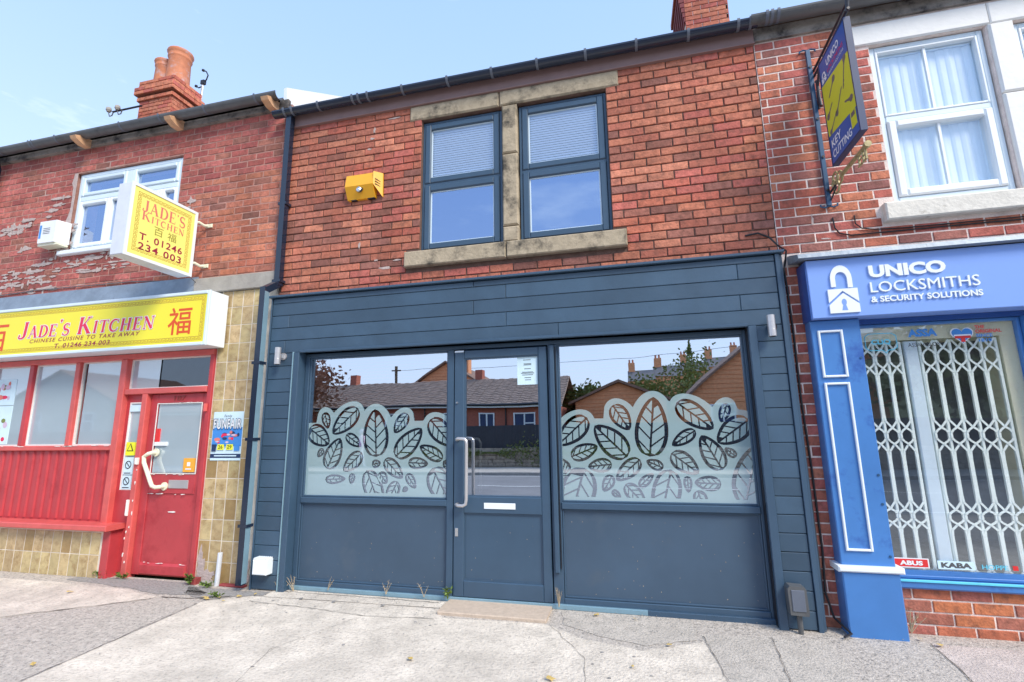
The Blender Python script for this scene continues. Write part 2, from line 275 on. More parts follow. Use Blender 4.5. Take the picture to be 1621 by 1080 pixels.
# -- hand-drawn roman (serif) capitals: strokes with their own widths
def arc(cx, cy, rx, ry, a0, a1, n=12): return [(cx + rx * math.cos(R(a0 + (a1 - a0) * i / n)), cy + ry * math.sin(R(a0 + (a1 - a0) * i / n))) for i in range(n + 1)]
T_, t_ = .17, .055
def sf(x, z, h=.12): return ([(x - h, z), (x + h, z)], [t_] * 2)
def sw(n, lo, hi): return [lo + (hi - lo) * math.sin(math.pi * i / n) for i in range(n + 1)]
GLY = {
 'J': (.52, [([(.36, 1), (.36, .18)], [T_] * 2), sf(.36, .975), (arc(.16, .2, .2, .2, 0, -150), [T_ * .9 - .008 * i for i in range(13)]), ([(.0, .16), (.1, .16)], [.13] * 2)]),
 'A': (.80, [([(.38, 1), (.12, 0)], [t_] * 2), ([(.38, 1), (.68, 0)], [T_] * 2), ([(.2, .33), (.58, .33)], [t_] * 2), sf(.12, .025, .11), sf(.68, .025, .13)]),
 'D': (.78, [([(.18, 0), (.18, 1)], [T_] * 2), ([(.04, .975), (.35, .975)], [t_] * 2), ([(.04, .025), (.35, .025)], [t_] * 2), (arc(.33, .5, .36, .475, 90, -90, 16), sw(16, .05, T_))]),
 'E': (.68, [([(.18, 0), (.18, 1)], [T_] * 2), ([(.04, .975), (.58, .975)], [t_] * 2), ([(.04, .025), (.62, .025)], [t_] * 2), ([(.2, .51), (.46, .51)], [t_] * 2), ([(.57, 1), (.59, .78)], [.05, .03]), ([(.61, 0), (.63, .25)], [.05, .03]), ([(.46, .4), (.46, .62)], [.035] * 2)]),
 'S': (.56, [(arc(.27, .73, .2, .24, 20, 200, 10) + arc(.27, .25, .23, .24, 110, -160, 14), [.04] + [.05 + .012 * i for i in range(10)] + [.16 - .007 * i for i in range(15)]), ([(.46, .98), (.46, .74)], [.035] * 2), ([(.05, .02), (.05, .26)], [.035] * 2)]),
 'K': (.86, [([(.18, 0), (.18, 1)], [T_] * 2), ([(.26, .45), (.62, .97)], [t_] * 2), ([(.36, .58), (.72, .02)], [T_] * 2), sf(.18, .975), sf(.18, .025), sf(.63, .975), sf(.72, .025)]),
 'I': (.38, [([(.19, 0), (.19, 1)], [T_] * 2), sf(.19, .975), sf(.19, .025)]),
 'T': (.74, [([(.36, 0), (.36, 1)], [T_] * 2), ([(.05, .975), (.67, .975)], [t_] * 2), sf(.36, .025), ([(.05, 1), (.04, .76)], [.05, .03]), ([(.67, 1), (.68, .76)], [.05, .03])]),
 'C': (.74, [(arc(.4, .5, .33, .47, 45, 315, 18), sw(18, .05, T_)), ([(.64, .98), (.64, .72)], [.04] * 2), ([(.66, .3), (.6, .12)], [.03] * 2)]),
 'H': (.90, [([(.19, 0), (.19, 1)], [T_] * 2), ([(.70, 0), (.70, 1)], [T_] * 2), ([(.2, .51), (.7, .51)], [t_] * 2), sf(.19, .975), sf(.19, .025), sf(.7, .975), sf(.7, .025)]),
 'N': (.88, [([(.16, 0), (.16, 1)], [t_] * 2), ([(.14, .98), (.70, .02)], [T_] * 2), ([(.71, 0), (.71, 1)], [t_] * 2), sf(.16, .025, .1), sf(.71, .975, .1), ([(.02, .975), (.2, .975)], [t_] * 2)]),
 "'": (.22, [([(.1, .98), (.09, .8)], [.15, .04])]), ' ': (.32, [])}
def serif(name, s, box, f, m, parent, grow=0., shear=0., sub=.72, base=0.):
    """capitals at full height; lower-case letters are drawn as small capitals"""
    mb = MB(); x = 0; items = []
    for ch in s:
        wdt, st = GLY[ch.upper()]; k = 1 if (ch.isupper() or ch in " ") else sub
        if ch == "'": k = 1
        items.append((x, k, st)); x += wdt * k + .07
    u0, v0, u1, v1 = box; sx = (u1 - u0) / (x - .07); sy = v1 - v0; lay = base
    for x0, k, st in items:
        for pts, ws in st:
            L, Rr = [], []
            for i, p in enumerate(pts):
                a = pts[max(i - 1, 0)]; b = pts[min(i + 1, len(pts) - 1)]; dx, dy = b[0] - a[0], b[1] - a[1]; l = math.hypot(dx, dy) or 1; nx, ny = -dy / l, dx / l
                h = ws[i] / 2 + grow / k; e = grow / k * (-1 if i == 0 else 1 if i == len(pts) - 1 else 0); q = (p[0] + dx / l * e, p[1] + dy / l * e)
                L.append((q[0] + nx * h, q[1] + ny * h)); Rr.append((q[0] - nx * h, q[1] - ny * h))
            lay += .00005; n = len(L); vs = [f(u0 + ((p[0] + shear * p[1]) * k + x0) * sx, v0 + p[1] * k * sy, lay) for p in L + Rr]
            mb.add(vs, [(i, i + 1, n + i + 1, n + i) for i in range(n - 1)])
    return mb.build(name, m, parent, fix=False)

# -- brickwork
CW, CH = .2315, .0800
def brick_template(seed):
    rnd = random.Random(seed); hx, hz = .1105, .0345; j = lambda a: rnd.uniform(-a, a)
    vs = [(-hx, .06, -hz), (hx, .06, -hz), (hx, .06, hz), (-hx, .06, hz)]
    for i, (sx, sz) in enumerate(((-1, -1), (1, -1), (1, 1), (-1, 1))): vs.append((sx * hx + j(.002), .005, sz * hz + j(.0018)))
    for i, (sx, sz) in enumerate(((-1, -1), (1, -1), (1, 1), (-1, 1))): vs.append((sx * (hx - .005) + j(.003), j(.0015), sz * (hz - .004) + j(.0015)))
    fs = [(i, (i + 1) % 4, 4 + (i + 1) % 4, 4 + i) for i in range(4)] + [(4 + i, 4 + (i + 1) % 4, 8 + (i + 1) % 4, 8 + i) for i in range(4)] + [(8, 9, 10, 11)]
    return vs, fs
TPL = [brick_template(i) for i in range(12)]; BM = []
for vs, fs in TPL:
    me = bpy.data.meshes.new('brick'); me.from_pydata(vs, [], fs); me.materials.append(BRICK); BM.append(me)
TPT = []
def lay_bricks(parent, x0, x1, z0, z1, holes, colfn, y=0., limit=300, seed=1, cw=CW, ch=CH, gap=.0, name='brick', limitall=True):
    rnd = random.Random(seed); rows = int(round((z1 - z0) / ch)); L = []
    for r in range(rows):
        za = z0 + r * ch; zc = za + ch / 2; off = (r % 2) * cw / 2 + rnd.uniform(-.008, .008); spans = [(x0, x1)]
        for hx0, hx1, hz0, hz1 in holes:
            if za + ch * .6 > hz0 and za + ch * .4 < hz1:
                ns = []
                for a, b in spans:
                    if hx1 <= a or hx0 >= b: ns.append((a, b)); continue
                    if hx0 > a: ns.append((a, hx0))
                    if hx1 < b: ns.append((hx1, b))
                spans = ns
        k0 = math.floor((x0 - off) / cw)
        for a, b in spans:
            k = math.floor((a - off) / cw) - 1
            while True:
                p, q = off + k * cw, off + (k + 1) * cw; k += 1
                if p >= b: break
                p2, q2 = max(p, a), min(q, b)
                if q2 - p2 < .035: continue
                L.append(((p2 + q2) / 2, zc, (q2 - p2), rnd.randrange(12), rnd.uniform(-.0025, .003)))
    L.sort(key=lambda t: ((t[0] - 1.575) ** 2 + 17 + (t[1] - 1.4) ** 2) / t[2])
    off = Vector((0, 0, 0)); p = parent
    while p: off += p.location; p = p.parent
    rest = MB()
    for i, (xc, zc, wd, k, dy) in enumerate(L):
        c = colfn(xc, zc, rnd); sx = max(.05, (wd - .0105) / .221); sz = (ch - .0105) / .069
        if i < limit:
            o = bpy.data.objects.new(name, BM[k]); o.location = Vector((xc, y + dy, zc)) - off; o.scale = (sx, 1, sz); o.color = (*c, 1); COL.objects.link(o); o.parent = parent
        else:
            vs, fs = TPL[k]; rest.add([(xc + v[0] * sx, y + dy + v[1], zc + v[2] * sz) for v in vs], fs, c)
    if rest.v: rest.build('brickwork', BRICKJ, parent, kind='stuff', fix=False)
def pick(rnd, pal, jit=.15):
    c = rnd.choice(pal); k = 1 + rnd.uniform(-jit, jit); return tuple(min(.95, v * k) for v in c)
P_OR = [(.50, .185, .115), (.45, .155, .10), (.53, .205, .13), (.42, .14, .095), (.47, .17, .115)]
P_RED = [(.42, .12, .10), (.38, .105, .09), (.45, .14, .11), (.35, .095, .085), (.46, .14, .12)]
P_DK = [(.33, .135, .10), (.27, .115, .09), (.37, .145, .105)]
P_MID = [(.50, .16, .10), (.45, .13, .09), (.55, .20, .12), (.48, .14, .11)]
def col_mid(x, z, rnd):
    n = noise.noise(Vector((x * .9, z * 1.6, 3)))
    if rnd.random() < .05 + max(0, .30 * math.exp(-((z - 3.45) / .5) ** 2)) * (1.1 if x > 1.6 or x < -.4 else .6) * (1 + n): return pick(rnd, P_DK, .2)
    return pick(rnd, P_OR if n > -.1 else P_MID)
def col_left(x, z, rnd):
    if rnd.random() < .09 + (.15 if x > -2.5 else 0): return pick(rnd, P_DK)
    return pick(rnd, P_OR if (x > -3.6 and z < 4.3 and rnd.random() < (x + 3.9)) else P_RED)
def col_right(x, z, rnd):
    if rnd.random() < .10 + (.2 if z < 3.4 else 0): return pick(rnd, [(.34, .14, .115), (.38, .15, .12), (.30, .125, .11)])
    return pick(rnd, P_MID + P_RED[:1])
def wall_boxes(mb, x0, x1, z0, z1, y0, y1, holes):
    xs = sorted({x0, x1, *[min(max(h[i], x0), x1) for h in holes for i in (0, 1)]})
    for a, b in zip(xs, xs[1:]):
        hs = sorted((h[2], h[3]) for h in holes if h[0] <= a + 1e-6 and h[1] >= b - 1e-6); z = z0
        for p, q in hs:
            if p > z: mb.box(a, b, y0, y1, z, p)
            z = max(z, q)
        if z < z1: mb.box(a, b, y0, y1, z, z1)
    return mb

# ------------------------------------------------------------ ground, pavement, road
def GZ(y): return -.025 + .02 * y if y < 0 else -.025
def gsheet(name, m, poly, lift, kind='structure', parent=None, th=0.):
    vs = [(x, y, GZ(y) + lift) for x, y in poly]
    tri = tessellate_polygon([[Vector((x, y, 0)) for x, y in poly]])
    mb = MB().add(vs, [t if (Vector(vs[t[1]]) - Vector(vs[t[0]])).cross(Vector(vs[t[2]]) - Vector(vs[t[0]])).z > 0 else t[::-1] for t in tri])
    return mb.build(name, m, parent, kind=kind, fix=False)
g = MB(); ys = [60, 0, -14, -300]; zz = [-.045, -.045, -.355, -.355 - .0]
for i in range(3): g.add([(-300, ys[i], zz[i]), (300, ys[i], zz[i]), (300, ys[i + 1], zz[i + 1]), (-300, ys[i + 1], zz[i + 1])], [(0, 3, 2, 1)])
g.build('ground', GRASSG, None, kind='structure', fix=False)
gsheet('pavement', ASPH, [(-60, 0), (60, 0), (60, -6), (-60, -6)], 0)
gsheet('road', ROAD, [(-60, -6), (60, -6), (60, -14), (-60, -14)], -.008)
wob = lambda pts, a=.012, n=5: [(p[0] + (q[0] - p[0]) * i / n + random.uniform(-a, a), p[1] + (q[1] - p[1]) * i / n + random.uniform(-a, a)) for p, q in zip(pts, pts[1:] + pts[:1]) for i in range(n)]
gsheet('concrete_slab', CONCR, wob([(-2.15, -.42), (-1.80, -.24), (-.02, -.20), (.05, -.36), (.86, -.33), (1.15, -.52), (1.55, -.62), (1.98, -.42), (2.08, -1.55), (1.2, -1.95), (-.6, -2.2), (-2.12, -1.78)]), .0015)
gsheet('concrete_slab', CONCR, wob([(-6.5, -.30), (-4.2, -.26), (-3.25, -.30), (-2.62, -.42), (-2.95, -.68), (-3.45, -1.02), (-3.85, -1.5), (-5.2, -2.4), (-7, -2.4), (-7, -.9), (-4.1, -.78), (-4.4, -.62), (-6.5, -.5)]), .0015)
gsheet('concrete_slab', CONCR2, [(1.97, -.30), (2.42, -.26), (2.32, -1.6), (2.10, -1.6)], .0015)
gsheet('concrete_slab', CONCR2, [(2.435, -.255), (2.80, -.22), (2.68, -1.6), (2.335, -1.6)], .0015)
gsheet('concrete_slab', PINKC, [(3.42, -.16), (6.5, -.12), (6.5, -1.6), (3.30, -1.6)], .0015)
gsheet('asphalt_patch', ASPHD, wob([(-4.05, -.06), (-2.72, -.05), (-2.30, -.25), (-2.30, -.33), (-2.75, -.36), (-3.2, -.28), (-4.1, -.2)]), .003)
gsheet('asphalt_patch', ASPHD, wob([(-2.62, -.14), (-1.98, -.15), (-1.72, -.12), (-1.72, -.22), (-2.0, -.30), (-2.15, -.40), (-2.5, -.30)]), .003)
gsheet('asphalt_patch', CONCR2, wob([(.95, -.06), (1.95, -.06), (1.93, -.40), (1.6, -.55), (1.35, -.48), (1.0, -.33)]), .003)
gsheet('concrete_slab', CONCR, wob([(-1.72, -.05), (-.03, -.05), (-.03, -.195), (-1.70, -.235)], .005), .0045)
MB().box(-.01, .87, -.32, -.035, -.06, -.006, .006).build('threshold_stone', SILLST, None, kind='structure')
MB().box(-60, 60, -6.12, -6.0, -.25, -.14).build('kerb', CONC, None, kind='structure')
MB().box(-60, 60, -14.12, -14.0, -.45, -.20).build('kerb', CONC, None, kind='structure')
MB().box(-60, 60, -16.8, -14.12, -.45, -.21).build('opposite_pavement', CONCR2, None, kind='structure')
ln = MB()
for k in range(14): ln.add([(-30 + k * 4.5, -10.05, GZ(-10.05) - .002), (-27.2 + k * 4.5, -10.05, GZ(-10.05) - .002), (-27.2 + k * 4.5, -9.93, GZ(-9.93) - .002), (-30 + k * 4.5, -9.93, GZ(-9.93) - .002)], [(0, 1, 2, 3)])
ln.build('road_markings', PAINT, None, kind='structure', fix=False)
gsheet('road_edge_line', PAINT, [(-60, -13.55), (60, -13.55), (60, -13.65), (-60, -13.65)], -.003)
gsheet('road_edge_line', PAINT, [(-60, -6.45), (60, -6.45), (60, -6.55), (-60, -6.55)], -.003)

# ------------------------------------------------------------ generic pieces
def gutter(parent, x0, x1, yc, zt, r, m, clips, name='gutter'):
    prof = [(yc + r * math.cos(R(a)), zt + r * math.sin(R(a))) for a in range(180, 361, 15)] + [(yc + (r - .006) * math.cos(R(a)), zt + (r - .006) * math.sin(R(a))) for a in range(360, 179, -15)]
    g = MB().prism(prof, x0, x1, lambda u, v, d: (d, u, v)).build(name, m, parent, smooth=False)
    for x in clips:
        rr = r + .006; prof = [(yc + rr * math.cos(R(a)), zt + .004 + rr * math.sin(R(a))) for a in range(175, 366, 15)] + [(yc + (r + .001) * math.cos(R(a)), zt + .004 + (r + .001) * math.sin(R(a))) for a in range(365, 174, -15)]
        MB().prism(prof, x - .012, x + .012, lambda u, v, d: (d, u, v)).build('clip', CLIP, g)
    return g
def roof(parent, x0, x1, y0, z0, yr, zr, y1, m, ov=.0):
    n = Vector((0, -(zr - z0), (yr - y0))).normalized() * .05
    f = lambda u, v, d: (d, u, v)
    return MB().prism([(y0, z0), (yr, zr), (y1, z0), (y1, z0 + .06), (yr, zr + .07), (y0, z0 + .06)], x0, x1, f).build('roof', m, parent)
def shell(parent, x0, x1, depth, h, m=GREYIN, inner=DARKIN, name='rear_wall'):
    MB().box(x0, x1, depth, depth + .2, -.1, h).build(name, MORT_RED, parent)
def room(parent, x0, x1, y0, y1, z0, z1, m, t=.04):
    b = MB(); b.box(x0, x1, y1, y1 + t, z0, z1); b.box(x0 - t, x0, y0, y1 + t, z0 - t, z1 + t); b.box(x1, x1 + t, y0, y1 + t, z0 - t, z1 + t)
    b.box(x0, x1, y0, y1 + t, z0 - t, z0); b.box(x0, x1, y0, y1 + t, z1, z1 + t)
    return b.build('room', m, parent)
def pane(parent, x0, x1, z0, z1, y, m=None): return sheet('pane', m or GL, parent, x0, x1, z0, z1, y)

# ============================================================ MIDDLE SHOP
mid = thing('shop_building', 'red brick shop with slate blue boarded shopfront, leaf pattern windows and a glazed central door', 'building', (.42, 0, 0))
W1, W2 = (-.38, .475, 3.16, 4.62), (.655, 1.515, 3.16, 4.62)
hole = [(-.38, 1.515, 3.16, 4.62)]
wallm = wall_boxes(MB(), -1.99, 2.84, 2.75, 4.95, .011, .30, hole).build('wall', MORT_DARK, mid)
lay_bricks(wallm, -1.98, 2.84, 2.795, 4.795, [(-.38, 1.515, 3.1, 4.7), (-.515, 1.63, 4.64, 4.785), (-.52, 1.63, 3.0, 3.16)], col_mid, seed=3)
MB().box(-1.985, 2.84, .305, .35, 2.75, 4.95).build('lining', DARKIN, mid) if False else None
for a, b, n in ((-.515, .455, 'lintel'), (.465, 1.64, 'lintel')):
    MB().box(a, b, -.012, .20, 4.625, 4.79, .012).build(n, STONE, mid)
for z0_, z1_ in ((3.165, 3.32), (3.33, 4.08), (4.09, 4.615)): MB().box(.488, .642, -.015, .2, z0_, z1_, .014).build('mullion', STONE, mid)
for a, b in ((-.52, .52), (.53, 1.635)): MB().box(a, b, -.055, .2, 3.00, 3.155, .010).build('sill', STONE, mid)
room(mid, -1.7, 2.6, .32, 2.6, 2.9, 4.75, DARKIN)
def blue_window(x0, x1, z0, z1):
    mb = MB(); frame(mb, x0, x1, z0, z1, .028, .045, .11); zm = z0 + (z1 - z0) * .508
    mb.box(x0 + .028, x1 - .028, .045, .11, zm - .012, zm + .012)
    w_ = mb.build('window', GREYBLUE, mid)
    for a, b in ((z0 + .028, zm - .012), (zm + .012, z1 - .028)):
        s_ = MB(); frame(s_, x0 + .030, x1 - .030, a + .002, b - .002, .062, .034, .10, .008); s_.build('sash', GREYBLUE, w_)
        gk = MB(); frame(gk, x0 + .092, x1 - .092, a + .064, b - .064, .012, .058, .07, 0); gk.build('bead', UPVCW, w_)
        pane(w_, x0 + .09, x1 - .09, a + .062, b - .062, .064, GLB if a > zm else GLU)
    bl = MB(); z = z1 - .11
    while z > zm + .06: bl.add([(x0 + .10, .080, z), (x1 - .10, .080, z), (x1 - .10, .088, z - .0165), (x0 + .10, .088, z - .0165)], [(0, 1, 2, 3)]); z -= .026
    bl.box(x0 + .10, x1 - .10, .075, .10, z1 - .105, z1 - .075); bl.build('blind', BLIND, w_, fix=False)
    return w_
blue_window(-.382, .478, 3.163, 4.605); blue_window(.652, 1.516, 3.163, 4.605)
MB().box(-1.97, 2.84, -.03, .009, 4.797, 4.93).build('fascia', FASC, mid)
MB().box(-1.97, 2.845, -.034, .009, 4.785, 4.797).build('fascia_trim', FASC, mid)
gutter(mid, -2.13, 2.86, -.10, 4.945, .058, GUTB, [-1.98, -1.88, -1.55, -1.13, -1.06, -.95, -.55, -.05, .42, .88, 1.35, 1.82, 2.28, 2.70, 2.80])
roof(mid, -2.04, 2.83, -.04, 4.93, 4.2, 7.55, 8.4, RTILE)
MB().box(-1.99, 2.83, 8.2, 8.4, -.1, 4.95).build('rear_wall', MORT_RED, mid)
# shopfront boards
carc = wall_boxes(MB(), -1.985, 2.80, -.02, 2.77, -.075, .25, [(-1.60, 2.52, -.02, 2.19)]).build('shopfront_backing', BLACK, mid)
def board(x0, x1, z0, z1):
    k = random.uniform(.86, 1.14); o = MB().box(x0, x1, -.10, -.0745, z0, z1, .004).build('board', CLAD, mid); o.color = (.046 * k, .088 * k, .138 * k, 1)
bz = [2.195 + .1305 * i for i in range(5)] + [2.775]
cuts = {0: [-1.78, 1.0], 1: [2.49, .53], 2: [-1.75, .22], 3: [2.49, .53], 4: [.22]}
for i in range(5):
    z0_, z1_ = bz[i], bz[i + 1]; xs = [-1.955] + sorted(cuts[i]) + [2.775]
    if i == 4: z1_ = 2.772
    for a, b in zip(xs, xs[1:]): board(a + .0015, b - .0015, z0_ + .002, z1_ - .002)
z = 2.195
while z > .0:
    z2 = max(z - .1305, -.02); board(-1.955, -1.655, z2 + .002, z - .002); board(2.585, 2.775, z2 + .002, z - .002); z = z2
for a, b in ((-1.97, -1.957), (2.777, 2.81)): MB().box(a, b, -.112, -.02, -.03, 2.775, .003).build('corner_trim', GREYBLUE, mid)
MB().box(2.812, 2.835, -.085, .0, -.03, 2.775, .003).build('corner_trim', GREYBLUE, mid)
MB().box(-1.99, 2.845, -.135, .009, 2.777, 2.80, .004).build('cap_flashing', GREYBLUE, mid)
for a, b in ((-1.655, -1.595), (2.525, 2.585)): MB().box(a, b, -.115, .02, -.03, 2.195, .004).build('reveal_trim', GREYBLUE, mid)
MB().box(-1.593, 2.523, -.115, .02, 2.19, 2.215, .004).build('reveal_trim', GREYBLUE, mid)
MB().box(-1.668, -1.657, -.120, -.075, -.03, 2.2, .002).build('edge_trim', TRIML, mid)
# frame posts and rails (plane y = 0)
fr = MB()
fr.box(-1.593, -1.545, -.01, .06, .0, 2.188, .004); fr.box(2.50, 2.523, -.01, .06, .0, 2.188, .004)
fr.box(-1.545, 2.50, -.01, .06, 2.148, 2.188, .004)
fr.box(-.055, .006, -.02, .06, .0, 2.147, .004); fr.box(.885, .97, -.012, .06, .0, 2.147, .004)
for a, b in ((-1.545, -.055), (.97, 2.50)): fr.box(a, b, -.022, .06, .745, .80, .006); fr.box(a, b, -.014, .06, .0, .055, .005)
fr.build('shopfront_frame', GREYBLUE, mid)
MB().box(.905, .945, -.05, -.013, .25, 2.14, .006).build('door_closer_cover', GREYBLUE, mid)
MB().box(.953, .958, -.028, -.013, .28, 2.12).build('shadow_gap_strip', BLACK, mid)  # black strip drawn in for the shadow line beside the cover
for a, b in ((-1.543, -.057), (.972, 2.498)):
    o = MB().box(a, b, .012, .05, .056, .744).build('stall_panel', PANELB, mid)
    q = MB(); frame(q, a, b, .056, .744, .014, .0, .0115, .003); q.build('bead', GREYBLUE, o)
MB().box(-1.60, 1.62, -.035, -.012, -.025, .012, .003).build('sill_strip', TRIML, mid)
MB().box(1.62, 2.53, -.035, -.012, -.03, .012, .003).build('sill_strip', GREYBLUE, mid)
wl = MB(); frame(wl, -1.545, -.055, .80, 2.148, .016, .0, .02, .003); wl = wl.build('window', GREYBLUE, mid); pane(wl, -1.53, -.07, .815, 2.133, .022)
wr = MB(); frame(wr, .97, 2.50, .80, 2.148, .016, .0, .02, .003); wr = wr.build('window', GREYBLUE, mid); pane(wr, .985, 2.485, .815, 2.133, .022)
room(mid, -1.75, 2.65, .26, 3.5, .0, 2.6, DARKIN)
for par, a, b in ((wl, -1.53, -.07), (wr, .985, 2.485)):
    bl = MB(); z = 2.12
    while z > .84: bl.add([(a, .085, z), (b, .085, z), (b, .108, z - .012), (a, .108, z - .012)], [(0, 1, 2, 3)]); z -= .031
    bl.build('blind', BROWNSL, par, fix=False)
# leaf film
LR = [(1.71,1.17,1.77,1.66,0.27),(1.95,1.61,2.22,1.39,0.19),(1.43,1.6,1.56,1.39,0.16),(1.53,1.17,1.27,1.43,0.22),(1.21,1.5,0.95,1.27,0.2),(2.34,1.59,2.28,1.44,0.09),(2.08,1.38,1.89,1.26,0.11),(2.26,1.07,2.12,1.34,0.18),(2.49,1.46,2.24,1.28,0.2),(2.37,1.17,2.29,1.24,0.07),(1.06,1.17,1.29,1.26,0.14),(1.88,1.2,2.08,1.04,0.16),(1.4,1.11,1.2,1.09,0.12),(1.63,1.15,1.43,0.98,0.14),(1.81,1.08,1.68,1.14,0.09),(1.02,1.02,0.94,1.16,0.14),(1.17,1.08,1.03,0.64,0.3),(1.4,1.02,1.32,0.89,0.1),(1.39,0.9,1.46,0.84,0.06),(1.5,0.95,1.65,0.79,0.13),(1.61,0.93,1.73,1.04,0.08),(1.87,1.07,1.75,0.63,0.23),(1.99,1.02,1.99,0.89,0.07),(2.24,0.96,2.04,0.97,0.12),(2.06,0.91,2.1,0.75,0.11),(2.4,0.8,2.53,1.26,0.26)]
LL = [(-0.78,1.17,-0.81,1.62,0.27),(-0.99,1.63,-1.26,1.39,0.2),(-1.36,1.6,-1.31,1.44,0.1),(-0.47,1.57,-0.6,1.39,0.13),(-0.58,1.17,-0.32,1.43,0.2),(-0.24,1.51,-0.02,1.27,0.2),(-0.11,1.15,-0.34,1.27,0.13),(-1.11,1.38,-0.94,1.27,0.11),(-1.3,1.06,-1.17,1.35,0.19),(-0.93,1.21,-1.12,1.04,0.15),(-0.69,1.15,-0.5,0.98,0.14),(-0.45,1.12,-0.25,1.11,0.11),(-0.46,1.02,-0.37,0.89,0.09),(-1.52,1.45,-1.29,1.29,0.2),(-0.82,1.1,-0.73,1.12,0.08),(-0.55,0.95,-0.66,0.75,0.13),(-0.21,1.07,-0.01,0.74,0.25),(-0.87,1.05,-0.7,0.67,0.2),(-0.45,0.9,-0.5,0.86,0.05),(-0.74,1.03,-0.66,0.93,0.1),(-1.31,0.96,-1.09,0.97,0.09),(-1.35,1.25,-1.41,1.17,0.07),(-1.02,1.02,-1.03,0.92,0.07),(-0.03,1.05,-0.1,1.14,0.09)]
def clip_poly(P, x0, x1, z0, z1):
    for ax, lim, s in ((0, x0, 1), (0, x1, -1), (1, z0, 1), (1, z1, -1)):
        Q = []
        for i in range(len(P)):
            a, b = P[i - 1], P[i]; ia, ib = (a[ax] - lim) * s >= 0, (b[ax] - lim) * s >= 0
            if ia != ib:
                t = (lim - a[ax]) / (b[ax] - a[ax]); Q.append((a[0] + t * (b[0] - a[0]), a[1] + t * (b[1] - a[1])))
            if ib: Q.append(b)
        P = Q
        if not P: break
    return P
def leaf_film(name, leaves, top, x0, x1, z0, base, parent, y):
    film = MB(); holes = []; cells = []; env = []
    for ax, az, bx_, bz_, wd in leaves:
        wd = wd * 1.0; e_ = .0; ax, az, bx_, bz_ = ax - (bx_ - ax) * e_, az - (bz_ - az) * e_, bx_ + (bx_ - ax) * e_, bz_ + (bz_ - az) * e_
        L = math.hypot(bx_ - ax, bz_ - az); ux, uz = (bx_ - ax) / L, (bz_ - az) / L
        prof = lambda t, W=wd: W / 2 * (max(0, math.sin(math.pi * max(0, min(1, t)) ** .76)) ** .58)
        P = lambda t, v: (ax + ux * t * L - uz * v, az + uz * t * L + ux * v)
        ts = [i / 22 for i in range(23)]
        outer = [P(t, prof(t)) for t in ts] + [P(t, -prof(t)) for t in ts[-2:0:-1]]
        holes.append(clip_poly(outer, x0 + .004, x1 - .004, z0, 9)); st = .013 + .07 * wd; vein = .0045 + .014 * wd
        k = .9; W2 = lambda t: max(0, prof(t) - st); n = 3 if wd < .12 else 4
        for sd_ in (1, -1):
            e = [.07 + (.93 - .07) * (i + (0 if sd_ > 0 else .45)) / n for i in range(-2, n + 1)]
            for s0, s1 in zip(e, e[1:]):
                s0 += vein / L; s1 -= vein / L
                up = []; lo = []
                for i in range(15):      # boundary samples where t - k*v/L lies in [s0, s1]
                    t = .05 + .90 * i / 14; v = W2(t)
                    if v <= vein: continue
                    s = t - k * v / L
                    if s0 <= s <= s1: up.append((t, v))
                def edge(sv):     # line t = sv + k*v/L from v = vein to boundary
                    v = vein; step = .002
                    while W2(sv + k * v / L) > v and v < wd: v += step
                    return (sv + k * (v) / L, v)
                a0 = (s0 + k * vein / L, vein); a1 = (s1 + k * vein / L, vein); c0, c1 = edge(s0), edge(s1)
                poly = []
                if c0[1] > vein * 1.2: poly.append(a0) ; poly.append(c0)
                poly += [p for p in up if p[0] > c0[0] and p[0] < c1[0]]
                if c1[1] > vein * 1.2: poly.append(c1); poly.append(a1)
                if c0[1] <= vein * 1.2 and poly: poly.append((max(.06, min(q[0] for q in poly)), vein))
                if len(poly) < 3: continue
                pp = clip_poly([P(t, v * sd_) for t, v in poly], x0 + .004, x1 - .004, z0, 9)
                if len(pp) >= 3: cells.append(pp)
    mg = .05; tp = []
    for i in range(121):
        x = x0 + (x1 - x0) * i / 120; zt = base
        for ax, az, bx_, bz_, wd in leaves:
            if max(az, bz_) < top: continue
            L = math.hypot(bx_ - ax, bz_ - az) / 2 + mg; a2 = wd / 2 + mg; cx, cz = (ax + bx_) / 2, (az + bz_) / 2; th = math.atan2(bz_ - az, bx_ - ax)
            ex = math.hypot(L * math.cos(th), a2 * math.sin(th)); 
            if abs(x - cx) < ex:
                A = (math.cos(th) / L) ** 2 + (math.sin(th) / a2) ** 2; B = (math.sin(th) / L) ** 2 + (math.cos(th) / a2) ** 2; C_ = math.sin(th) * math.cos(th) * (1 / L ** 2 - 1 / a2 ** 2) * 2
                dx = x - cx; disc = (C_ * dx) ** 2 - 4 * B * (A * dx * dx - 1)
                if disc > 0: zt = max(zt, cz + (-C_ * dx + math.sqrt(disc)) / (2 * B))
        tp.append((x, zt))
    outline = [(x0, z0 - .03), (x1, z0 - .03)] + tp[::-1]
    # filled 2D curve: outline with holes
    cu = bpy.data.curves.new('f', 'CURVE'); cu.dimensions = '2D'; cu.fill_mode = 'BOTH'
    for P in [outline] + [h for h in holes if len(h) > 2]:
        sp = cu.splines.new('POLY'); sp.points.add(len(P) - 1)
        for i, p in enumerate(P): sp.points[i].co = (p[0], p[1], 0, 1)
        sp.use_cyclic_u = True
    o = bpy.data.objects.new('f', cu); COL.objects.link(o); dg = bpy.context.evaluated_depsgraph_get(); dg.update()
    me = bpy.data.meshes.new_from_object(o.evaluated_get(dg)); film.add([(v.co[0], y, v.co[1]) for v in me.vertices], [tuple(p.vertices) for p in me.polygons])
    bpy.data.objects.remove(o); bpy.data.curves.remove(cu)
    for c in cells:
        tri = tessellate_polygon([[Vector((p[0], p[1], 0)) for p in c]]); film.add([(p[0], y, p[1]) for p in c], [tuple(t) for t in tri])
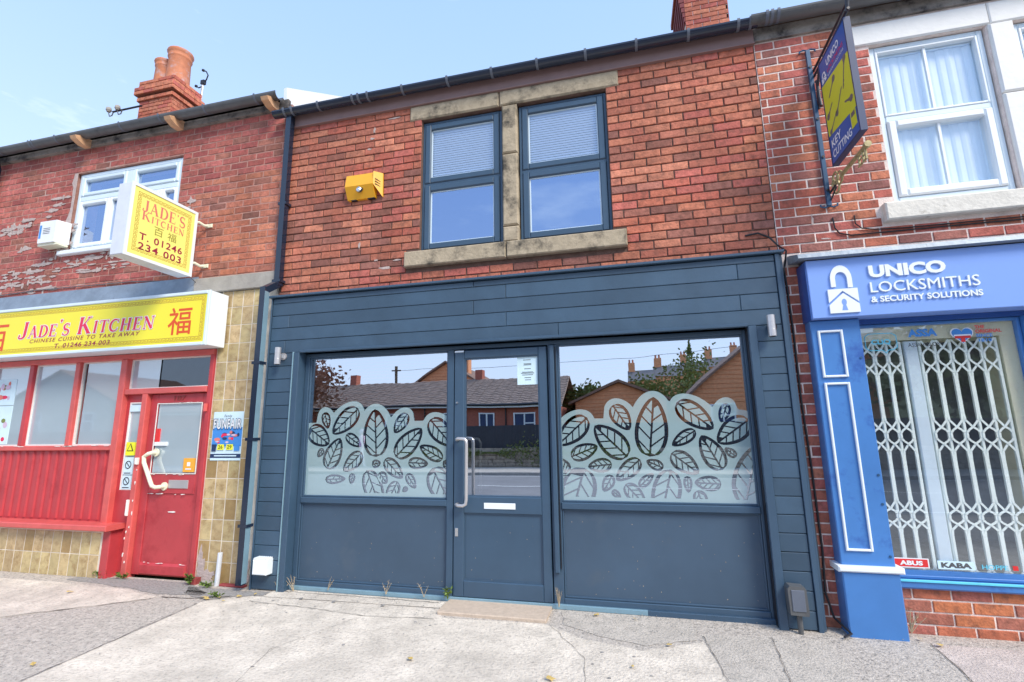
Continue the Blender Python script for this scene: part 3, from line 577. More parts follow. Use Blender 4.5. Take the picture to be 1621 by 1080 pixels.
    return film.build(name, FROST, parent, fix=False)
leaf_film('leaf_film', LL, 1.46, -1.53, -.07, .845, 1.50, wl, .016)
leaf_film('leaf_film', LR, 1.46, .985, 2.485, .845, 1.49, wr, .016)
# door
d = MB(); frame(d, .014, .877, .015, 2.135, .095, -.03, .025, .006) if False else None
d.box(.014, .108, -.028, .025, .015, 2.135, .006); d.box(.803, .877, -.028, .025, .015, 2.135, .006)
d.box(.108, .803, -.028, .025, 2.06, 2.135, .006); d.box(.108, .803, -.028, .025, .695, .835, .006); d.box(.108, .803, -.028, .025, .015, .145, .006)
d.box(.108, .803, -.008, .02, .145, .695)
door = d.build('door', GREYBLUE, mid); door['label'] = 'slate blue glazed shop door with long steel pull handle'
q = MB(); frame(q, .108, .803, .145, .695, .012, -.014, -.0085, 0); q.build('bead', GREYBLUE, door)
q = MB(); frame(q, .108, .803, .835, 2.06, .010, -.018, -.002, 0); q.build('bead', GREYBLUE, door)
pane(door, .11, .80, .84, 2.055, .0)
MB().tube([(.055, -.028, 1.325), (.055, -.075, 1.325)] + [(.075 + .03 * i, -.095, 1.335 - .002 * i) for i in range(3)] + [(.152, -.095, 1.315), (.155, -.095, 1.29), (.155, -.095, .82), (.150, -.095, .78), (.125, -.095, .765), (.08, -.09, .765), (.055, -.07, .77), (.055, -.028, .77)], .0145, 10).build('handle', STEELW, door, smooth=True)
MB().tube([(.06, .03, 1.325), (.14, .10, 1.335), (.205, .10, 1.325), (.225, .10, 1.29), (.225, .10, .86)], .013, 10).build('handle', STEELW, door, smooth=True)
MB().box(.295, .575, -.034, -.029, .735, .785, .003).build('letterbox', UPVC, door)
MB().box(.03, .058, -.033, -.029, .50, .57, .002).build('lock_plate', STEEL, door)
MB().tube([(.045, -.045, 1.655), (.045, -.028, 1.655)], .009, 8).build('lock_cylinder', STEEL, door)
MB().box(.018, .105, -.034, -.029, 2.118, 2.134).build('hinge_plate', STEEL, door)
MB().box(.605, .80, -.004, -.002, 1.80, 2.055).build('notice', MINT, door)
for i, (a, b, v) in enumerate([(.66, .73, 2.02), (.665, .735, 1.985), (.665, .735, 1.975), (.67, .73, 1.94), (.65, .75, 1.91), (.64, .76, 1.90), (.65, .75, 1.885), (.67, .73, 1.86), (.675, .73, 1.84)]):
    MB().box(a, b, -.0055, -.0045, v, v + .005).build('notice_line', GUTG, door)
sp_ = MB(); rs = random.Random(8)
for a, b, n_ in ((-1.5, -.1, 34), (1.0, 2.45, 40), (.12, .78, 14)):
    for k in range(n_):
        x = rs.uniform(a, b); z = .08 + .6 * rs.random() ** 1.8; q_ = rs.uniform(.0015, .0045); y_ = -.0092 if a == .12 else .0108; sp_.add([(x - q_, y_, z), (x, y_, z - q_ * 1.3), (x + q_, y_, z), (x, y_, z + q_)], [(0, 1, 2, 3)])
sp_.build('splash_specks', STONE, mid, kind='stuff', fix=False)
# down pipe
dp = MB(); hw = .032
def sqpipe(mb, pts, h):
    for a, b in zip(pts, pts[1:]):
        a, b = Vector(a), Vector(b); dd = (b - a).normalized(); sx = Vector((1, 0, 0)) if abs(dd.x) < .8 else Vector((0, 0, 1)); sy = dd.cross(sx).normalized(); sx = sy.cross(dd).normalized()
        vs = [p + sx * (i * h) + sy * (j * h) for p in (a, b) for i, j in ((-1, -1), (1, -1), (1, 1), (-1, 1))]
        mb.add(vs, [(0, 3, 2, 1), (4, 5, 6, 7), (0, 1, 5, 4), (1, 2, 6, 5), (2, 3, 7, 6), (3, 0, 4, 7)])
sqpipe(dp, [(-1.945, -.07, 4.90), (-1.955, -.05, 2.93)], hw); sqpipe(dp, [(-1.955, -.06, 2.95), (-2.02, -.16, 2.86)], .034); sqpipe(dp, [(-2.02, -.16, 2.89), (-2.02, -.16, .03)], hw)
dpo = dp.build('downpipe', GUTB, mid)
for x, y, z in ((-1.95, -.055, 3.85), (-1.955, -.05, 2.98), (-2.02, -.16, 2.1), (-2.02, -.16, 1.35), (-2.02, -.16, .55)):
    MB().box(x - .055, x + .045, y - .036, y + .05, z - .014, z + .014).build('pipe_bracket', GUTB, dpo)
cv = MB(); 
MB().box(-1.987, -1.984, -.192, -.13, .04, 2.84).build('pipe_lit_edge', TRIML, dpo)  # bright edge of the dark pipe, put on as a pale strip
# small white smears of old lime on the middle brickwork
def smear(parent, cx, cz, w_, h_, seed, name='mortar_patch', m=None, y=-.004, n=26, rough=.45):
    rnd = random.Random(seed); P = []
    for i in range(n):
        a = 2 * math.pi * i / n; r = 1 + rnd.uniform(-rough, rough * .6); P.append((cx + math.cos(a) * w_ / 2 * r, cz + math.sin(a) * h_ / 2 * r))
    MB().prism(P, 0, .004, lambda u, v, d_: (u, y + d_, v)).build(name, m or CEMENT, parent)

# ============================================================ LEFT TAKEAWAY
kit = thing('takeaway_building', 'old red brick takeaway with red painted front and beige tiles, leftmost building', 'building', (-4.5, 0, 0))
KW = (-5.16, -3.48, 3.62, 4.72)
wallk = wall_boxes(MB(), -8.5, -2.0, 3.1, 5.12, .004, .30, [KW]).build('wall', MORT_RED, kit)
lay_bricks(wallk, -8.48, -2.005, 3.13, 5.05, [(KW[0], KW[1], 3.6, 4.72)], col_left, seed=11)
sm = MB(); rs = random.Random(17)
def dab(x, z, a, b, n=11):
    P = [(x + math.cos(2 * math.pi * i / n) * a / 2 * rs.uniform(.6, 1.15), z + math.sin(2 * math.pi * i / n) * b / 2 * rs.uniform(.6, 1.15)) for i in range(n)]; y_ = -.0055 - rs.uniform(0, .002)
    sm.prism(P, 0, .006, lambda u, v, d_: (u, y_ + d_, v))
for x0_, x1_, z0_, z1_, n_, wz in ((-6.3, -5.45, 4.03, 4.22, 60, .045), (-5.75, -5.2, 4.20, 4.42, 26, .035), (-5.55, -5.35, 3.92, 4.10, 10, .05), (-5.35, -5.12, 3.80, 3.92, 14, .05), (-5.95, -5.6, 3.72, 3.86, 16, .05), (-5.75, -5.15, 3.46, 3.60, 34, .045), (-6.4, -5.2, 3.16, 3.50, 110, .03), (-5.3, -4.2, 3.44, 3.58, 46, .03), (-4.9, -3.7, 3.36, 3.46, 44, .025), (-3.55, -3.25, 3.9, 4.1, 10, .04), (-5.3, -5.05, 3.6, 4.0, 16, .04)):
    for k in range(n_):
        t_k = rs.random(); x = x0_ + (x1_ - x0_) * t_k; zr = z0_ + (z1_ - z0_) * (rs.random() if n_ > 100 else min(1, max(0, t_k + rs.uniform(-.35, .35))))
        if rs.random() < .6: zr = round((zr - 3.13) / .08) * .08 + 3.13
        if noise.noise(Vector((x * 2.2, zr * 3, 5))) < -.30: continue
        if rs.random() < .16: dab(x, zr, .03, rs.uniform(.06, .11))
        else: dab(x, zr, rs.uniform(.05, .17), wz * rs.uniform(.5, 1.3))
sm.build('mortar_smears', CEMENT, wallk, kind='stuff')
for i, (x, z, a, b) in enumerate([(-.95, 4.50, .06, .03), (-.7, 4.70, .15, .02), (-.93, 4.60, .03, .07), (-.98, 4.38, .06, .02), (-1.05, 3.30, .03, .07), (-.75, 3.03, .14, .03), (-.85, 3.12, .05, .02), (-.62, 3.1, .10, .02), (3.12, 3.04, .02, .15), (3.05, 2.93, .08, .02), (3.2, 2.9, .07, .015), (3.3, 2.87, .10, .012), (3.75, 2.9, .1, .02), (4.0, 2.93, .12, .015)]):
    smear(wallm, x, z, a, b, i + 300, m=CEMENT, y=-.0035, n=12)
rs = random.Random(44); P_ = [(-5.135, 3.68), (-5.135, 4.72)] + [(-5.17 - rs.uniform(0, .05), 4.72 - 1.04 * i / 16) for i in range(17)]
MB().prism(P_, 0, .005, lambda u, v, d_: (u, -.0045 + d_, v)).build('render_reveal', CEMENT, wallk)
kwb = MB(); frame(kwb, -5.13, -3.49, 3.66, 4.71, .05, .03, .10, .008)
kwb.box(-4.35, -4.25, .03, .10, 3.71, 4.66, .006)
for a, b in ((-5.08, -4.35), (-4.25, -3.54)): kwb.box(a, b, .03, .10, 4.33, 4.40, .008)
kwin = kwb.build('window', UPVCW, kit)
for a, b in ((-5.08, -4.35), (-4.25, -3.54)):
    s_ = MB(); frame(s_, a + .002, b - .002, 4.402, 4.658, .05, .02, .09, .01); s_.build('sash', UPVCW, kwin); pane(kwin, a + .05, b - .05, 4.45, 4.61, .06, GLU)
    mid_x = a + (b - a) * .68
    s_ = MB(); frame(s_, a + .002, mid_x - .002, 3.712, 4.328, .05, .02, .09, .01); s_.build('sash', UPVC, kwin); pane(kwin, a + .05, mid_x - .05, 3.76, 4.28, .06, GLU)
    s_ = MB(); frame(s_, mid_x + .002, b - .002, 3.712, 4.328, .04, .02, .09, .01); s_.build('sash', UPVC, kwin); pane(kwin, mid_x + .04, b - .04, 3.75, 4.29, .06, GLU)
MB().box(-5.2, -3.46, -.06, .10, 3.60, 3.655, .008).build('sill', UPVC, kit)
room(kit, -8, -2.3, .32, 2.6, 3.3, 5.0, DARKIN)
MB().box(-8.5, -2.02, -.04, .006, 5.055, 5.16).build('fascia', OLDWOOD, kit)
gutter(kit, -8.5, -2.07, -.13, 5.165, .066, GUTG, [-6.35, -5.8, -5.75, -5.35, -4.3, -3.7, -3.05, -2.35])
for x in (-4.98, -3.52, -2.18):
    MB().prism([(0, 5.05), (-.09, 5.05), (-.17, 5.085), (-.19, 5.12), (-.10, 5.16), (0, 5.16)], x - .045, x + .045, lambda u, v, d_: (d_, u - .041, v - .03)).build('eaves_bracket', CORB, kit)
roof(kit, -8.5, -2.13, -.04, 5.13, 4.2, 7.85, 8.4, RTILE)
MB().prism([(.0, 4.95), (4.2, 7.5), (4.2, 7.98), (-.03, 5.32)], -2.10, -2.06, lambda u, v, d_: (d_, u, v)).build('verge_board', UPVC, kit)
MB().box(-8.5, -2.05, 8.2, 8.4, -.1, 5.15).build('rear_wall', MORT_RED, kit); MB().box(-8.6, -8.5, .0, 8.4, -.1, 5.15).build('end_wall', MORT_RED, kit)
MB().box(-2.12, -2.0, .31, 8.19, -.1, 5.0).build('party_wall', MORT_RED, kit)
# chimney (its own shape with oversailing courses)
ch = MB().box(-7.41, -6.63, 2.25, 2.80, 6.0, 7.95).build('chimney', MORT_RED, kit)
cb = MB(); rnd = random.Random(5)
def chim_course(mb, x0, x1, y0, y1, z, r, cols, hh=.068, L=.235):
    for fx in (0, 1):
        a, b = (x0, x1) if fx == 0 else (y0, y1); k = a - (L / 2 if r % 2 else 0)
        while k < b:
            p, q = max(a, k), min(b, k + L - .01)
            if q - p > .03:
                c = rnd.choice(cols)
                if fx == 0: mb.box(p, q, y0 - .012, y0 + .03, z, z + hh, .004, c)
                else: mb.box(x1 - .03, x1 + .012, p, q, z, z + hh, 0, c)
            k += L
for r in range(23): chim_course(cb, -7.41, -6.63, 2.25, 2.80, 6.02 + r * .078, r, P_OR + P_MID)
for z, o_ in ((7.80, .035), (7.92, .075), (8.0, .075)):
    cb.box(-7.41 - o_, -6.63 + o_ - .013, 2.25 - o_ + .013, 2.80 + o_, z, z + .078, 0, (.3, .13, .09)); chim_course(cb, -7.41 - o_, -6.63 + o_, 2.25 - o_, 2.80 + o_, z + .004, int(z * 100), P_MID)
for z, o_ in ((8.08, .03), (8.16, .03)): cb.box(-7.41 - o_, -6.63 + o_ - .013, 2.25 - o_ + .013, 2.80 + o_, z, z + .078, 0, (.3, .13, .09)); chim_course(cb, -7.41 - o_, -6.63 + o_, 2.25 - o_, 2.80 + o_, z + .004, int(z * 100), P_MID)
cb.build('brickwork', BRICKJ, ch, kind='stuff', fix=False)
for cx, cy, q in ((-6.86, 2.50, 1.15), (-7.27, 2.55, 1.0)):
    MB().lathe([(a_ * q * 1.12, b_ * q) for a_, b_ in [(.17, 0), (.165, .05), (.16, .10), (.148, .50), (.155, .52), (.165, .545), (.152, .56), (.165, .60), (.18, .64), (.175, .66), (.12, .66)]], (cx, cy, 8.22), 20).build('chimney_pot', POT, ch, smooth=True)
fl = MB().box(-7.44, -6.60, 2.16, 2.24, 6.0, 6.62).build('lead_apron', LEAD, ch)
# flashing, tiles
lf = [-8.5, -6.05, -5.4, -4.6, -3.95, -3.05]
for i, (a, b) in enumerate(zip(lf, lf[1:])):
    j = random.uniform(-.012, .012)
    MB().prism([(0, 3.145), (-.02, 3.135), (-.055, 2.98 + j), (-.065, 2.935 + j), (-.058, 2.935 + j), (0, 3.10)], a, b + .012 * (i < 4), lambda u, v, d_: (d_, u - .0005 * i, v)).build('lead_flashing', LEAD, kit)
MB().box(-3.06, -2.01, -.05, .2, 2.935, 3.105, .006).build('concrete_band', CONC, kit)
MB().box(-8.5, -2.72, -.03, .2, 2.3, 2.93).build('sign_backing_wall', CONC, kit)
pil = MB().box(-2.69, -2.0, -.0135, .25, -.05, 2.93).build('tiled_pillar', GROUT, kit)
def tiles(parent, x0, nx, tw, z0, nz, th, y, zmax=9, yb=.02, skip=()):
    for i in range(nx):
        for j in range(nz):
            if (i, j) in skip: continue
            z1 = min(z0 + (j + 1) * th - .0035, zmax); k = random.uniform(.85, 1.12); dk = random.random() < .08
            o = MB().box(x0 + i * tw + .005, x0 + (i + 1) * tw - .005, y - random.uniform(.0, .002), y + yb, z0 + j * th + .0035, z1, .002).build('tile', TILE, parent)
            o.color = ((.38 * k, .26 * k, .11 * k, 1) if dk else (.52 * k, .40 * k * random.uniform(.95, 1.05), .21 * k, 1))
tiles(pil, -2.685, 4, .136, -.03, 15, .1985, -.015, 2.93)
stall = MB().box(-8.5, -3.80, -.0985, .25, -.05, .44).build('tiled_stall_wall', GROUT, kit)
tiles(stall, -8.467, 35, .1325, -.03, 2, .222, -.10, .43)
MB().box(-8.5, -3.66, -.20, .02, .445, .50, .008).build('ledge', REDL, kit)
MB().box(-3.80, -3.70, -.11, .02, -.04, .445, .006).build('corner_post', RED, kit)
MB().box(-8.5, -3.93, .0, .2, .50, 1.26).build('boarded_panel', RED, kit)
x = -8.45; bp_ = None
while x < -4.0:
    o = MB().prism([(x, 0), (x + .012, -.014), (x + .026, -.014), (x + .036, 0), (x + .110, -.004), (x + .118, 0)], .52, 1.24, lambda u, v, d_: (u, v - .001, d_)).build('board', RED, kit); x += .1185
MB().box(-8.5, -3.93, -.045, .05, 1.245, 1.30, .008).build('window_sill', REDL, kit)
MB().box(-8.5, -2.69, -.05, .08, 2.24, 2.30, .006).build('head_rail', REDL, kit)
for x in (-6.785, -6.0, -5.32, -4.60): MB().box(x - .035, x + .035, -.035, .06, 1.30, 2.24, .006).build('window_post', REDL if x > -5 else RED, kit)
MB().box(-3.93, -3.845, -.06, .08, -.04, 2.24, .006).build('door_post', REDL, kit)
MB().box(-3.59, -3.52, -.05, .06, -.04, 1.845, .006).build('door_post', REDL, kit)
MB().box(-2.745, -2.69, -.04, .08, -.04, 2.24, .006).build('door_post', RED, kit)
MB().box(-3.845, -2.745, -.05, .06, 1.845, 1.905, .006).build('transom_rail', REDL, kit)
MB().box(-3.845, -3.59, .0, .05, -.04, .83).build('side_panel', RED, kit)
for i, (a, b) in enumerate(((-6.75, -6.035), (-8.45, -6.82), (-5.965, -5.355), (-5.285, -4.635), (-4.565, -3.93))):
    q = MB(); frame(q, a, b, 1.30, 2.24, .014, .0, .03, 0); q = q.build('window', CHIP, kit); pane(q, a + .01, b - .01, 1.31, 2.23, .02, GLK); sheet('window_film', WFILM, q, a + .015 + (.05 if i == 4 else 0), b - .012, 1.31, 2.23, .012)
q = MB(); frame(q, -3.845, -2.745, 1.905, 2.24, .014, .0, .03, 0); q = q.build('transom_window', CHIP, kit); pane(q, -3.835, -2.755, 1.915, 2.23, .02, GLK); sheet('window_film', WFILM, q, -3.83, -3.45, 1.915, 2.23, .012)
q = MB(); frame(q, -3.80, -3.62, .83, 1.76, .012, .0, .03, 0); q = q.build('side_window', CHIP, kit); pane(q, -3.79, -3.63, .84, 1.75, .02, GLK); sheet('window_film', WFILM, q, -3.79, -3.63, .84, 1.75, .014)
q2 = MB(); q2.box(-3.845, -3.80, .001, .05, .83, 1.845); q2.box(-3.62, -3.59, .001, .05, .83, 1.845); q2.box(-3.80, -3.62, .001, .05, 1.76, 1.845); q2.build('side_frame', RED, kit)
room(kit, -8.2, -2.72, .26, 3.2, -.04, 2.8, GREYIN)
kd = MB(); x0, x1 = -3.515, -2.75
kd.box(x0, x0 + .10, .0, .045, .0, 1.84, .006); kd.box(x1 - .07, x1, .0, .045, .0, 1.84, .006); kd.box(x0 + .10, x1 - .07, .0, .045, 1.74, 1.84, .006); kd.box(x0 + .10, x1 - .07, .0, .045, .80, 1.0, .006); kd.box(x0 + .10, x1 - .07, .012, .045, .12, .80); kd.box(x0 + .10, x1 - .07, -.012, .045, .0, .12, .02)
kdoor = kd.build('door', RED, kit); kdoor['label'] = 'battered red door with pale diagonal grab handle'
q = MB(); frame(q, x0 + .10, x1 - .07, 1.0, 1.74, .008, -.006, .0, 0); q.build('bead', CHIP, kdoor)
pane(kdoor, x0 + .10, x1 - .07, 1.0, 1.74, .02, GLK); sheet('window_film', WFILM, kdoor, x0 + .11, x1 - .08, 1.01, 1.73, .012)
gh = MB(); gh.tube([(-3.36, -.0, 1.22), (-3.36, -.05, 1.22), (-3.385, -.07, 1.21), (-3.43, -.075, 1.18), (-3.42, -.075, 1.12), (-3.31, -.075, .93), (-3.28, -.075, .885), (-3.24, -.07, .87), (-3.20, -.05, .875), (-3.20, 0, .875)], .020, 10)
for cx, cz in ((-3.36, 1.22), (-3.20, .875)): gh.tube([(cx, -.012, cz), (cx, .0, cz)], .042, 14)
gh.build('grab_handle', CREAM, kdoor, smooth=False)
MB().box(-3.15, -2.90, -.008, .0, .855, .94, .003).build('letterbox', STEELW, kdoor)
MB().box(-2.99, -2.85, -.002, .018, 1.02, 1.16).build('sticker', ORANGE, kdoor); MB().box(-2.94, -2.90, -.004, -.0025, 1.08, 1.12).build('sticker_mark', WHITE, kdoor); MB().box(-2.955, -2.885, -.004, -.0025, 1.045, 1.058).build('sticker_mark', WHITE, kdoor)
MB().box(-3.40, -3.35, -.002, .018, 1.32, 1.47).build('sticker', SIGRED, kdoor); MB().box(-3.40, -3.24, -.004, .016, 1.29, 1.33).build('sticker', WHITE, kdoor)
text('door_number', '187', (-3.20, 1.765, -3.05, 1.815), front(-.002), DUSTY, kdoor, bold=.02, depth=.004)
for i in range(26):     # flaked paint edges
    zz_ = [.125, .80, .995, 1.742][i % 4]; xx = random.uniform(x0 + .1, x1 - .1); smear(kdoor, xx, zz_ + random.uniform(-.004, .004), random.uniform(.02, .08), random.uniform(.004, .010), 700 + i, name='paint_chip', m=CHIP, y=-.0145 if i % 4 == 0 else -.008, n=9)
smear(kdoor, -3.08, .62, .09, .016, 33, name='paint_chip', m=CHIP, y=.006, n=10)
for i in range(14): smear(kit, random.uniform(-6, -3.95), 1.30 - random.uniform(0, .01), random.uniform(.03, .12), .008, 800 + i, name='paint_chip', m=CHIP, y=-.050, n=9)
for i in range(10): smear(kit, random.uniform(-3.585, -3.525), random.uniform(.1, 1.1), .012, random.uniform(.01, .05), 830 + i, name='paint_chip', m=CHIP, y=-.055, n=8)
MB().box(-3.60, -3.575, -.075, -.052, .58, .74, .01).build('lock_handle', CHIP, kit)
MB().box(-3.545, -3.515, -.085, -.052, 1.10, 1.17, .01).build('latch', CHIP, kit); MB().tube([(-2.73, -.05, 1.72), (-2.73, -.05, 1.64)], .02, 8).build('hinge', REDL, kit)
for i, (z0_, z1_, mm) in enumerate(((1.19, 1.33, HIVIS), (.99, 1.17, MINT), (.84, .98, MINT))):
    st = MB().box(-3.775, -3.655, -.004, .008, z0_, z1_).build('window_notice', mm, kit)
    if i: 
        MB().tube([(-3.715 + .038 * math.cos(R(a)), -.006, (z0_ + z1_) / 2 + .012 + .038 * math.sin(R(a))) for a in range(0, 361, 24)], .0045, 4, caps=False).build('prohibition_ring', BLACK, st)
        MB().tube([(-3.74, -.0065, (z0_ + z1_) / 2 + .036), (-3.69, -.0065, (z0_ + z1_) / 2 - .012)], .004, 4).build('prohibition_mark', BLACK, st); MB().box(-3.76, -3.67, -.0065, -.0055, z0_ + .012, z0_ + .02).build('caption_line', BLACK, st)
    else:
        MB().prism([(-3.76, 1.235), (-3.67, 1.235), (-3.715, 1.32)], 0, .001, lambda u, v, d_: (u, -.006 + d_, v)).build('warning_triangle', BLACK, st)
        MB().prism([(-3.745, 1.243), (-3.685, 1.243), (-3.715, 1.303)], 0, .001, lambda u, v, d_: (u, -.0085 + d_, v)).build('warning_triangle', HIVIS, st)
MB().box(-3.79, -3.63, -.003, .012, 1.66, 1.73).build('window_notice', MINT, kit)
po = MB().box(-2.695, -2.02, .02, .15, -.05, .0)
for (z0_, z1_, mm) in ((1.78, 2.09, MINT), (1.32, 1.77, MINT)):
    ps = tag(MB().box(-6.03 + .065, -5.60, .008, .014, z0_, z1_).build('food_poster', mm, None), 'upper food poster in the leftmost takeaway window' if z0_ > 1.5 else 'lower food poster in the leftmost takeaway window', 'poster')
    for k in range(9):
        cx, cz = random.uniform(-5.9, -5.65), random.uniform(z0_ + .05, z1_ - .05); P = arc(cx, cz, random.uniform(.02, .06), random.uniform(.02, .04), 0, 330, 9)
        MB().prism(P, 0, .0004, lambda u, v, d_: (u, .0072 - .0005 * k + d_, v)).build('food_picture', [FADER, PINKR, LILAC, FADER, LEAFM, LILAC][k % 6], ps)
# small grey stub pipe and broken render at the pillar foot
tag(MB().tube([(-2.38, -.06, -.03), (-2.37, -.06, .27)], .022, 10).build('stub_pipe', DIRTYW, None), 'short pale stub pipe standing against the foot of the tiled pillar', 'pipe')
smear(pil, -2.63, .10, .10, .42, 12, name='render_patch', y=-.022); smear(pil, -2.12, .10, .12, .28, 13, name='render_patch', y=-.022); smear(pil, -2.55, .04, .2, .12, 14, name='render_patch', y=-.023)
MB().box(-2.34, -2.06, -.08, -.03, -.03, -.008, .01).build('red_brick_lump', DUSTY, kit); MB().box(-2.68, -2.60, -.10, -.03, -.03, .03, .01).build('red_brick_lump', DUSTY, kit); MB().box(-2.56, -2.40, -.09, -.03, -.03, .005, .01).build('red_brick_lump', CONC, kit)
tag(MB().box(-2.64, -2.27, -.022, -.0185, 1.14, 1.63).build('funfair_poster', MINT, None), 'blue funfair poster taped to the beige tiled pillar', 'poster')
fp = bpy.data.objects['funfair_poster']; F = front(-.0225)
MB().box(-2.635, -2.275, -.0229, -.0222, 1.28, 1.47).build('poster_scene', SKYB, fp)
for k in range(16):
    P = arc(random.uniform(-2.60, -2.31), random.uniform(1.30, 1.43), random.uniform(.012, .04), random.uniform(.008, .02), 0, 320, 7); MB().prism(P, 0, .0002, lambda u, v, d_: (u, -.0234 - .0003 * k + d_, v)).build('poster_ride', [PINKR, LILAC, NAVY, FADER][k % 4], fp)
text('poster_lettering', 'FUNFAIR', (-2.625, 1.455, -2.285, 1.555), front(-.0292), NAVY, fp, bold=.05, spacing=1.15, grow=.006); text('poster_lettering', 'FUNFAIR', (-2.625, 1.455, -2.285, 1.555), front(-.0298), WHITE, fp, bold=.015, spacing=1.15)
text('poster_lettering', 'Family', (-2.51, 1.565, -2.41, 1.60), front(-.0230), NAVY, fp, shear=.3)
for a, b in ((-2.555, -2.475), (-2.445, -2.365)): MB().box(a, b, -.0300, -.0290, 1.245, 1.30).build('poster_date_box', HIVIS, fp)
text('poster_lettering', '26', (-2.545, 1.255, -2.49, 1.292), front(-.0302), BLACK, fp, bold=.02); text('poster_lettering', '29', (-2.435, 1.255, -2.38, 1.292), front(-.0302), BLACK, fp, bold=.02); text('poster_lettering', '-', (-2.468, 1.27, -2.452, 1.275), front(-.0302), BLACK, fp)
MB().box(-2.625, -2.57, -.0300, -.0290, 1.23, 1.30).build('poster_block', NAVY, fp); MB().box(-2.64, -2.27, -.0240, -.0222, 1.165, 1.205).build('poster_strip', NAVY, fp); MB().box(-2.59, -2.32, -.0250, -.0242, 1.180, 1.192).build('poster_strip', MINT, fp)
MB().box(-2.35, -2.285, -.0300, -.0290, 1.235, 1.285).build('poster_block', SKYB, fp)

# takeaway fascia sign
fs_ = thing('fascia_sign', 'long yellow light box sign above the takeaway windows, white framed, red lettering', 'shop sign', (-5.0, -.15, 2.3))
b_ = MB(); b_.box(-8.5, -2.585, -.25, -.035, 2.305, 2.875, .006); b_.build('light_box', UPVC, fs_)
b_ = MB(); frame(b_, -8.5, -2.585, 2.30, 2.88, .035, -.275, -.252, .006); b_.build('box_frame', UPVCW, fs_)
MB().box(-8.47, -2.62, -.262, -.2515, 2.335, 2.845).build('yellow_face', YEL, fs_)
GOLD = mat('gold_brown_ink', (.52, .30, .03), .5)
def keypat(parent, u0, u1, v0, v1, f, m, h):
    """squared spiral border between the rectangles, printed flat"""
    mb = MB(); t = h * .12
    def cell(cu_x, cu_v, s, ang):
        for (a, b, c, d_) in ((-.5, -.5, .5, -.38), (-.5, -.38, -.38, .5), (-.38, .38, .5, .5), (.38, -.2, .5, .38), (-.15, -.2, .38, -.08), (-.15, -.08, -.03, .18)):
            P = [(a, b), (c, b), (c, d_), (a, d_)]
            if ang: P = [(-q_, p_) for p_, q_ in P]
            mb.add([f(cu_x + p_ * s, cu_v + q_ * s, 0) for p_, q_ in P], [(0, 1, 2, 3)])
    s = h * .92; n = int((u1 - u0) / (s * 1.12))
    for i in range(n):
        x = u0 + (i + .5) * (u1 - u0) / n; cell(x, v1 - h / 2, s, 0); cell(x, v0 + h / 2, s, 0)
    n = int((v1 - v0 - 2 * h) / (s * 1.12))
    for i in range(n):
        z = v0 + h + (i + .5) * (v1 - v0 - 2 * h) / n; cell(u0 + h / 2, z, s, 1); cell(u1 - h / 2, z, s, 1)
    return mb.build('key_pattern_border', m, parent, fix=False)
keypat(fs_, -8.4, -2.645, 2.355, 2.825, front(-.2632), GOLD, .045)
serif('lettering', "Jade's Kitchen", (-5.24, 2.515, -3.28, 2.705), front(-.2632), WHITE, fs_, grow=.035, shear=.08)
serif('lettering', "Jade's Kitchen", (-5.24, 2.515, -3.28, 2.705), front(-.2650), PINKR, fs_, shear=.08)
text('lettering', 'CHINESE CUISINE TO TAKE AWAY', (-5.05, 2.452, -3.46, 2.495), front(-.2634), MAROON, fs_, bold=.012, shear=.2, spacing=1.25)
text('lettering', 'T. 01246 234 003', (-4.66, 2.375, -3.86, 2.427), front(-.2634), MAROON, fs_, bold=.015, shear=.12, spacing=1.1)
text('lettering', '福', (-3.10, 2.425, -2.80, 2.72), front(-.2634), REDINK, fs_, bold=.008)
text('lettering', '百', (-5.76, 2.385, -5.42, 2.70), front(-.2634), REDINK, fs_, bold=.008)

# takeaway projecting sign (faces +-X)
ps_ = thing('projecting_sign', 'yellow box sign with phone number sticking out beside the takeaway upper window', 'shop sign', (-3.1, 0, 3.1))
XF = -3.02; fX = faceX(XF + .004, 1, 0)
MB().box(XF - .17, XF - .002, -.865, -.135, 3.105, 3.845, .006).build('light_box', DIRTYW, ps_)
q = MB(); q.box(XF - .001, XF + .010, -.87, -.84, 3.10, 3.85); q.box(XF - .001, XF + .010, -.16, -.13, 3.10, 3.85); q.box(XF - .001, XF + .010, -.84, -.16, 3.82, 3.85); q.box(XF - .001, XF + .010, -.84, -.16, 3.10, 3.13); q.build('box_frame', UPVC, ps_)
MB().box(XF - .0015, XF + .003, -.84, -.16, 3.13, 3.82).build('yellow_face', YELP, ps_)
MB().box(XF - .1745, XF - .1705, -.84, -.16, 3.13, 3.82).build('yellow_face', YELP, ps_)
keypat(ps_, -.80, -.20, 3.17, 3.78, fX, GOLD, .04)
serif('lettering', "JADE'S", (-.74, 3.60, -.27, 3.72), fX, FADER, ps_); serif('lettering', "Kitchen", (-.74, 3.51, -.27, 3.605), fX, FADER, ps_)
text('lettering', '百', (-.60, 3.40, -.50, 3.49), fX, OLIVE, ps_); text('lettering', '福', (-.45, 3.40, -.35, 3.49), fX, OLIVE, ps_)
text('lettering', 'T. 01246', (-.74, 3.30, -.27, 3.375), fX, MAROON, ps_, bold=.02, spacing=1.15); text('lettering', '234 003', (-.74, 3.20, -.27, 3.275), fX, MAROON, ps_, bold=.02, spacing=1.15)
for z in (3.74, 3.26):
    MB().tube([(-3.06, -.14, z), (-3.02, -.10, z + .01), (-3.0, -.05, z - .01), (-2.99, -.015, z)], .016, 8).build('bracket', CREAM, ps_)
    MB().box(-3.02, -2.93, -.018, -.006, z - .022, z + .022, .004).build('bracket_plate', CREAM, ps_)
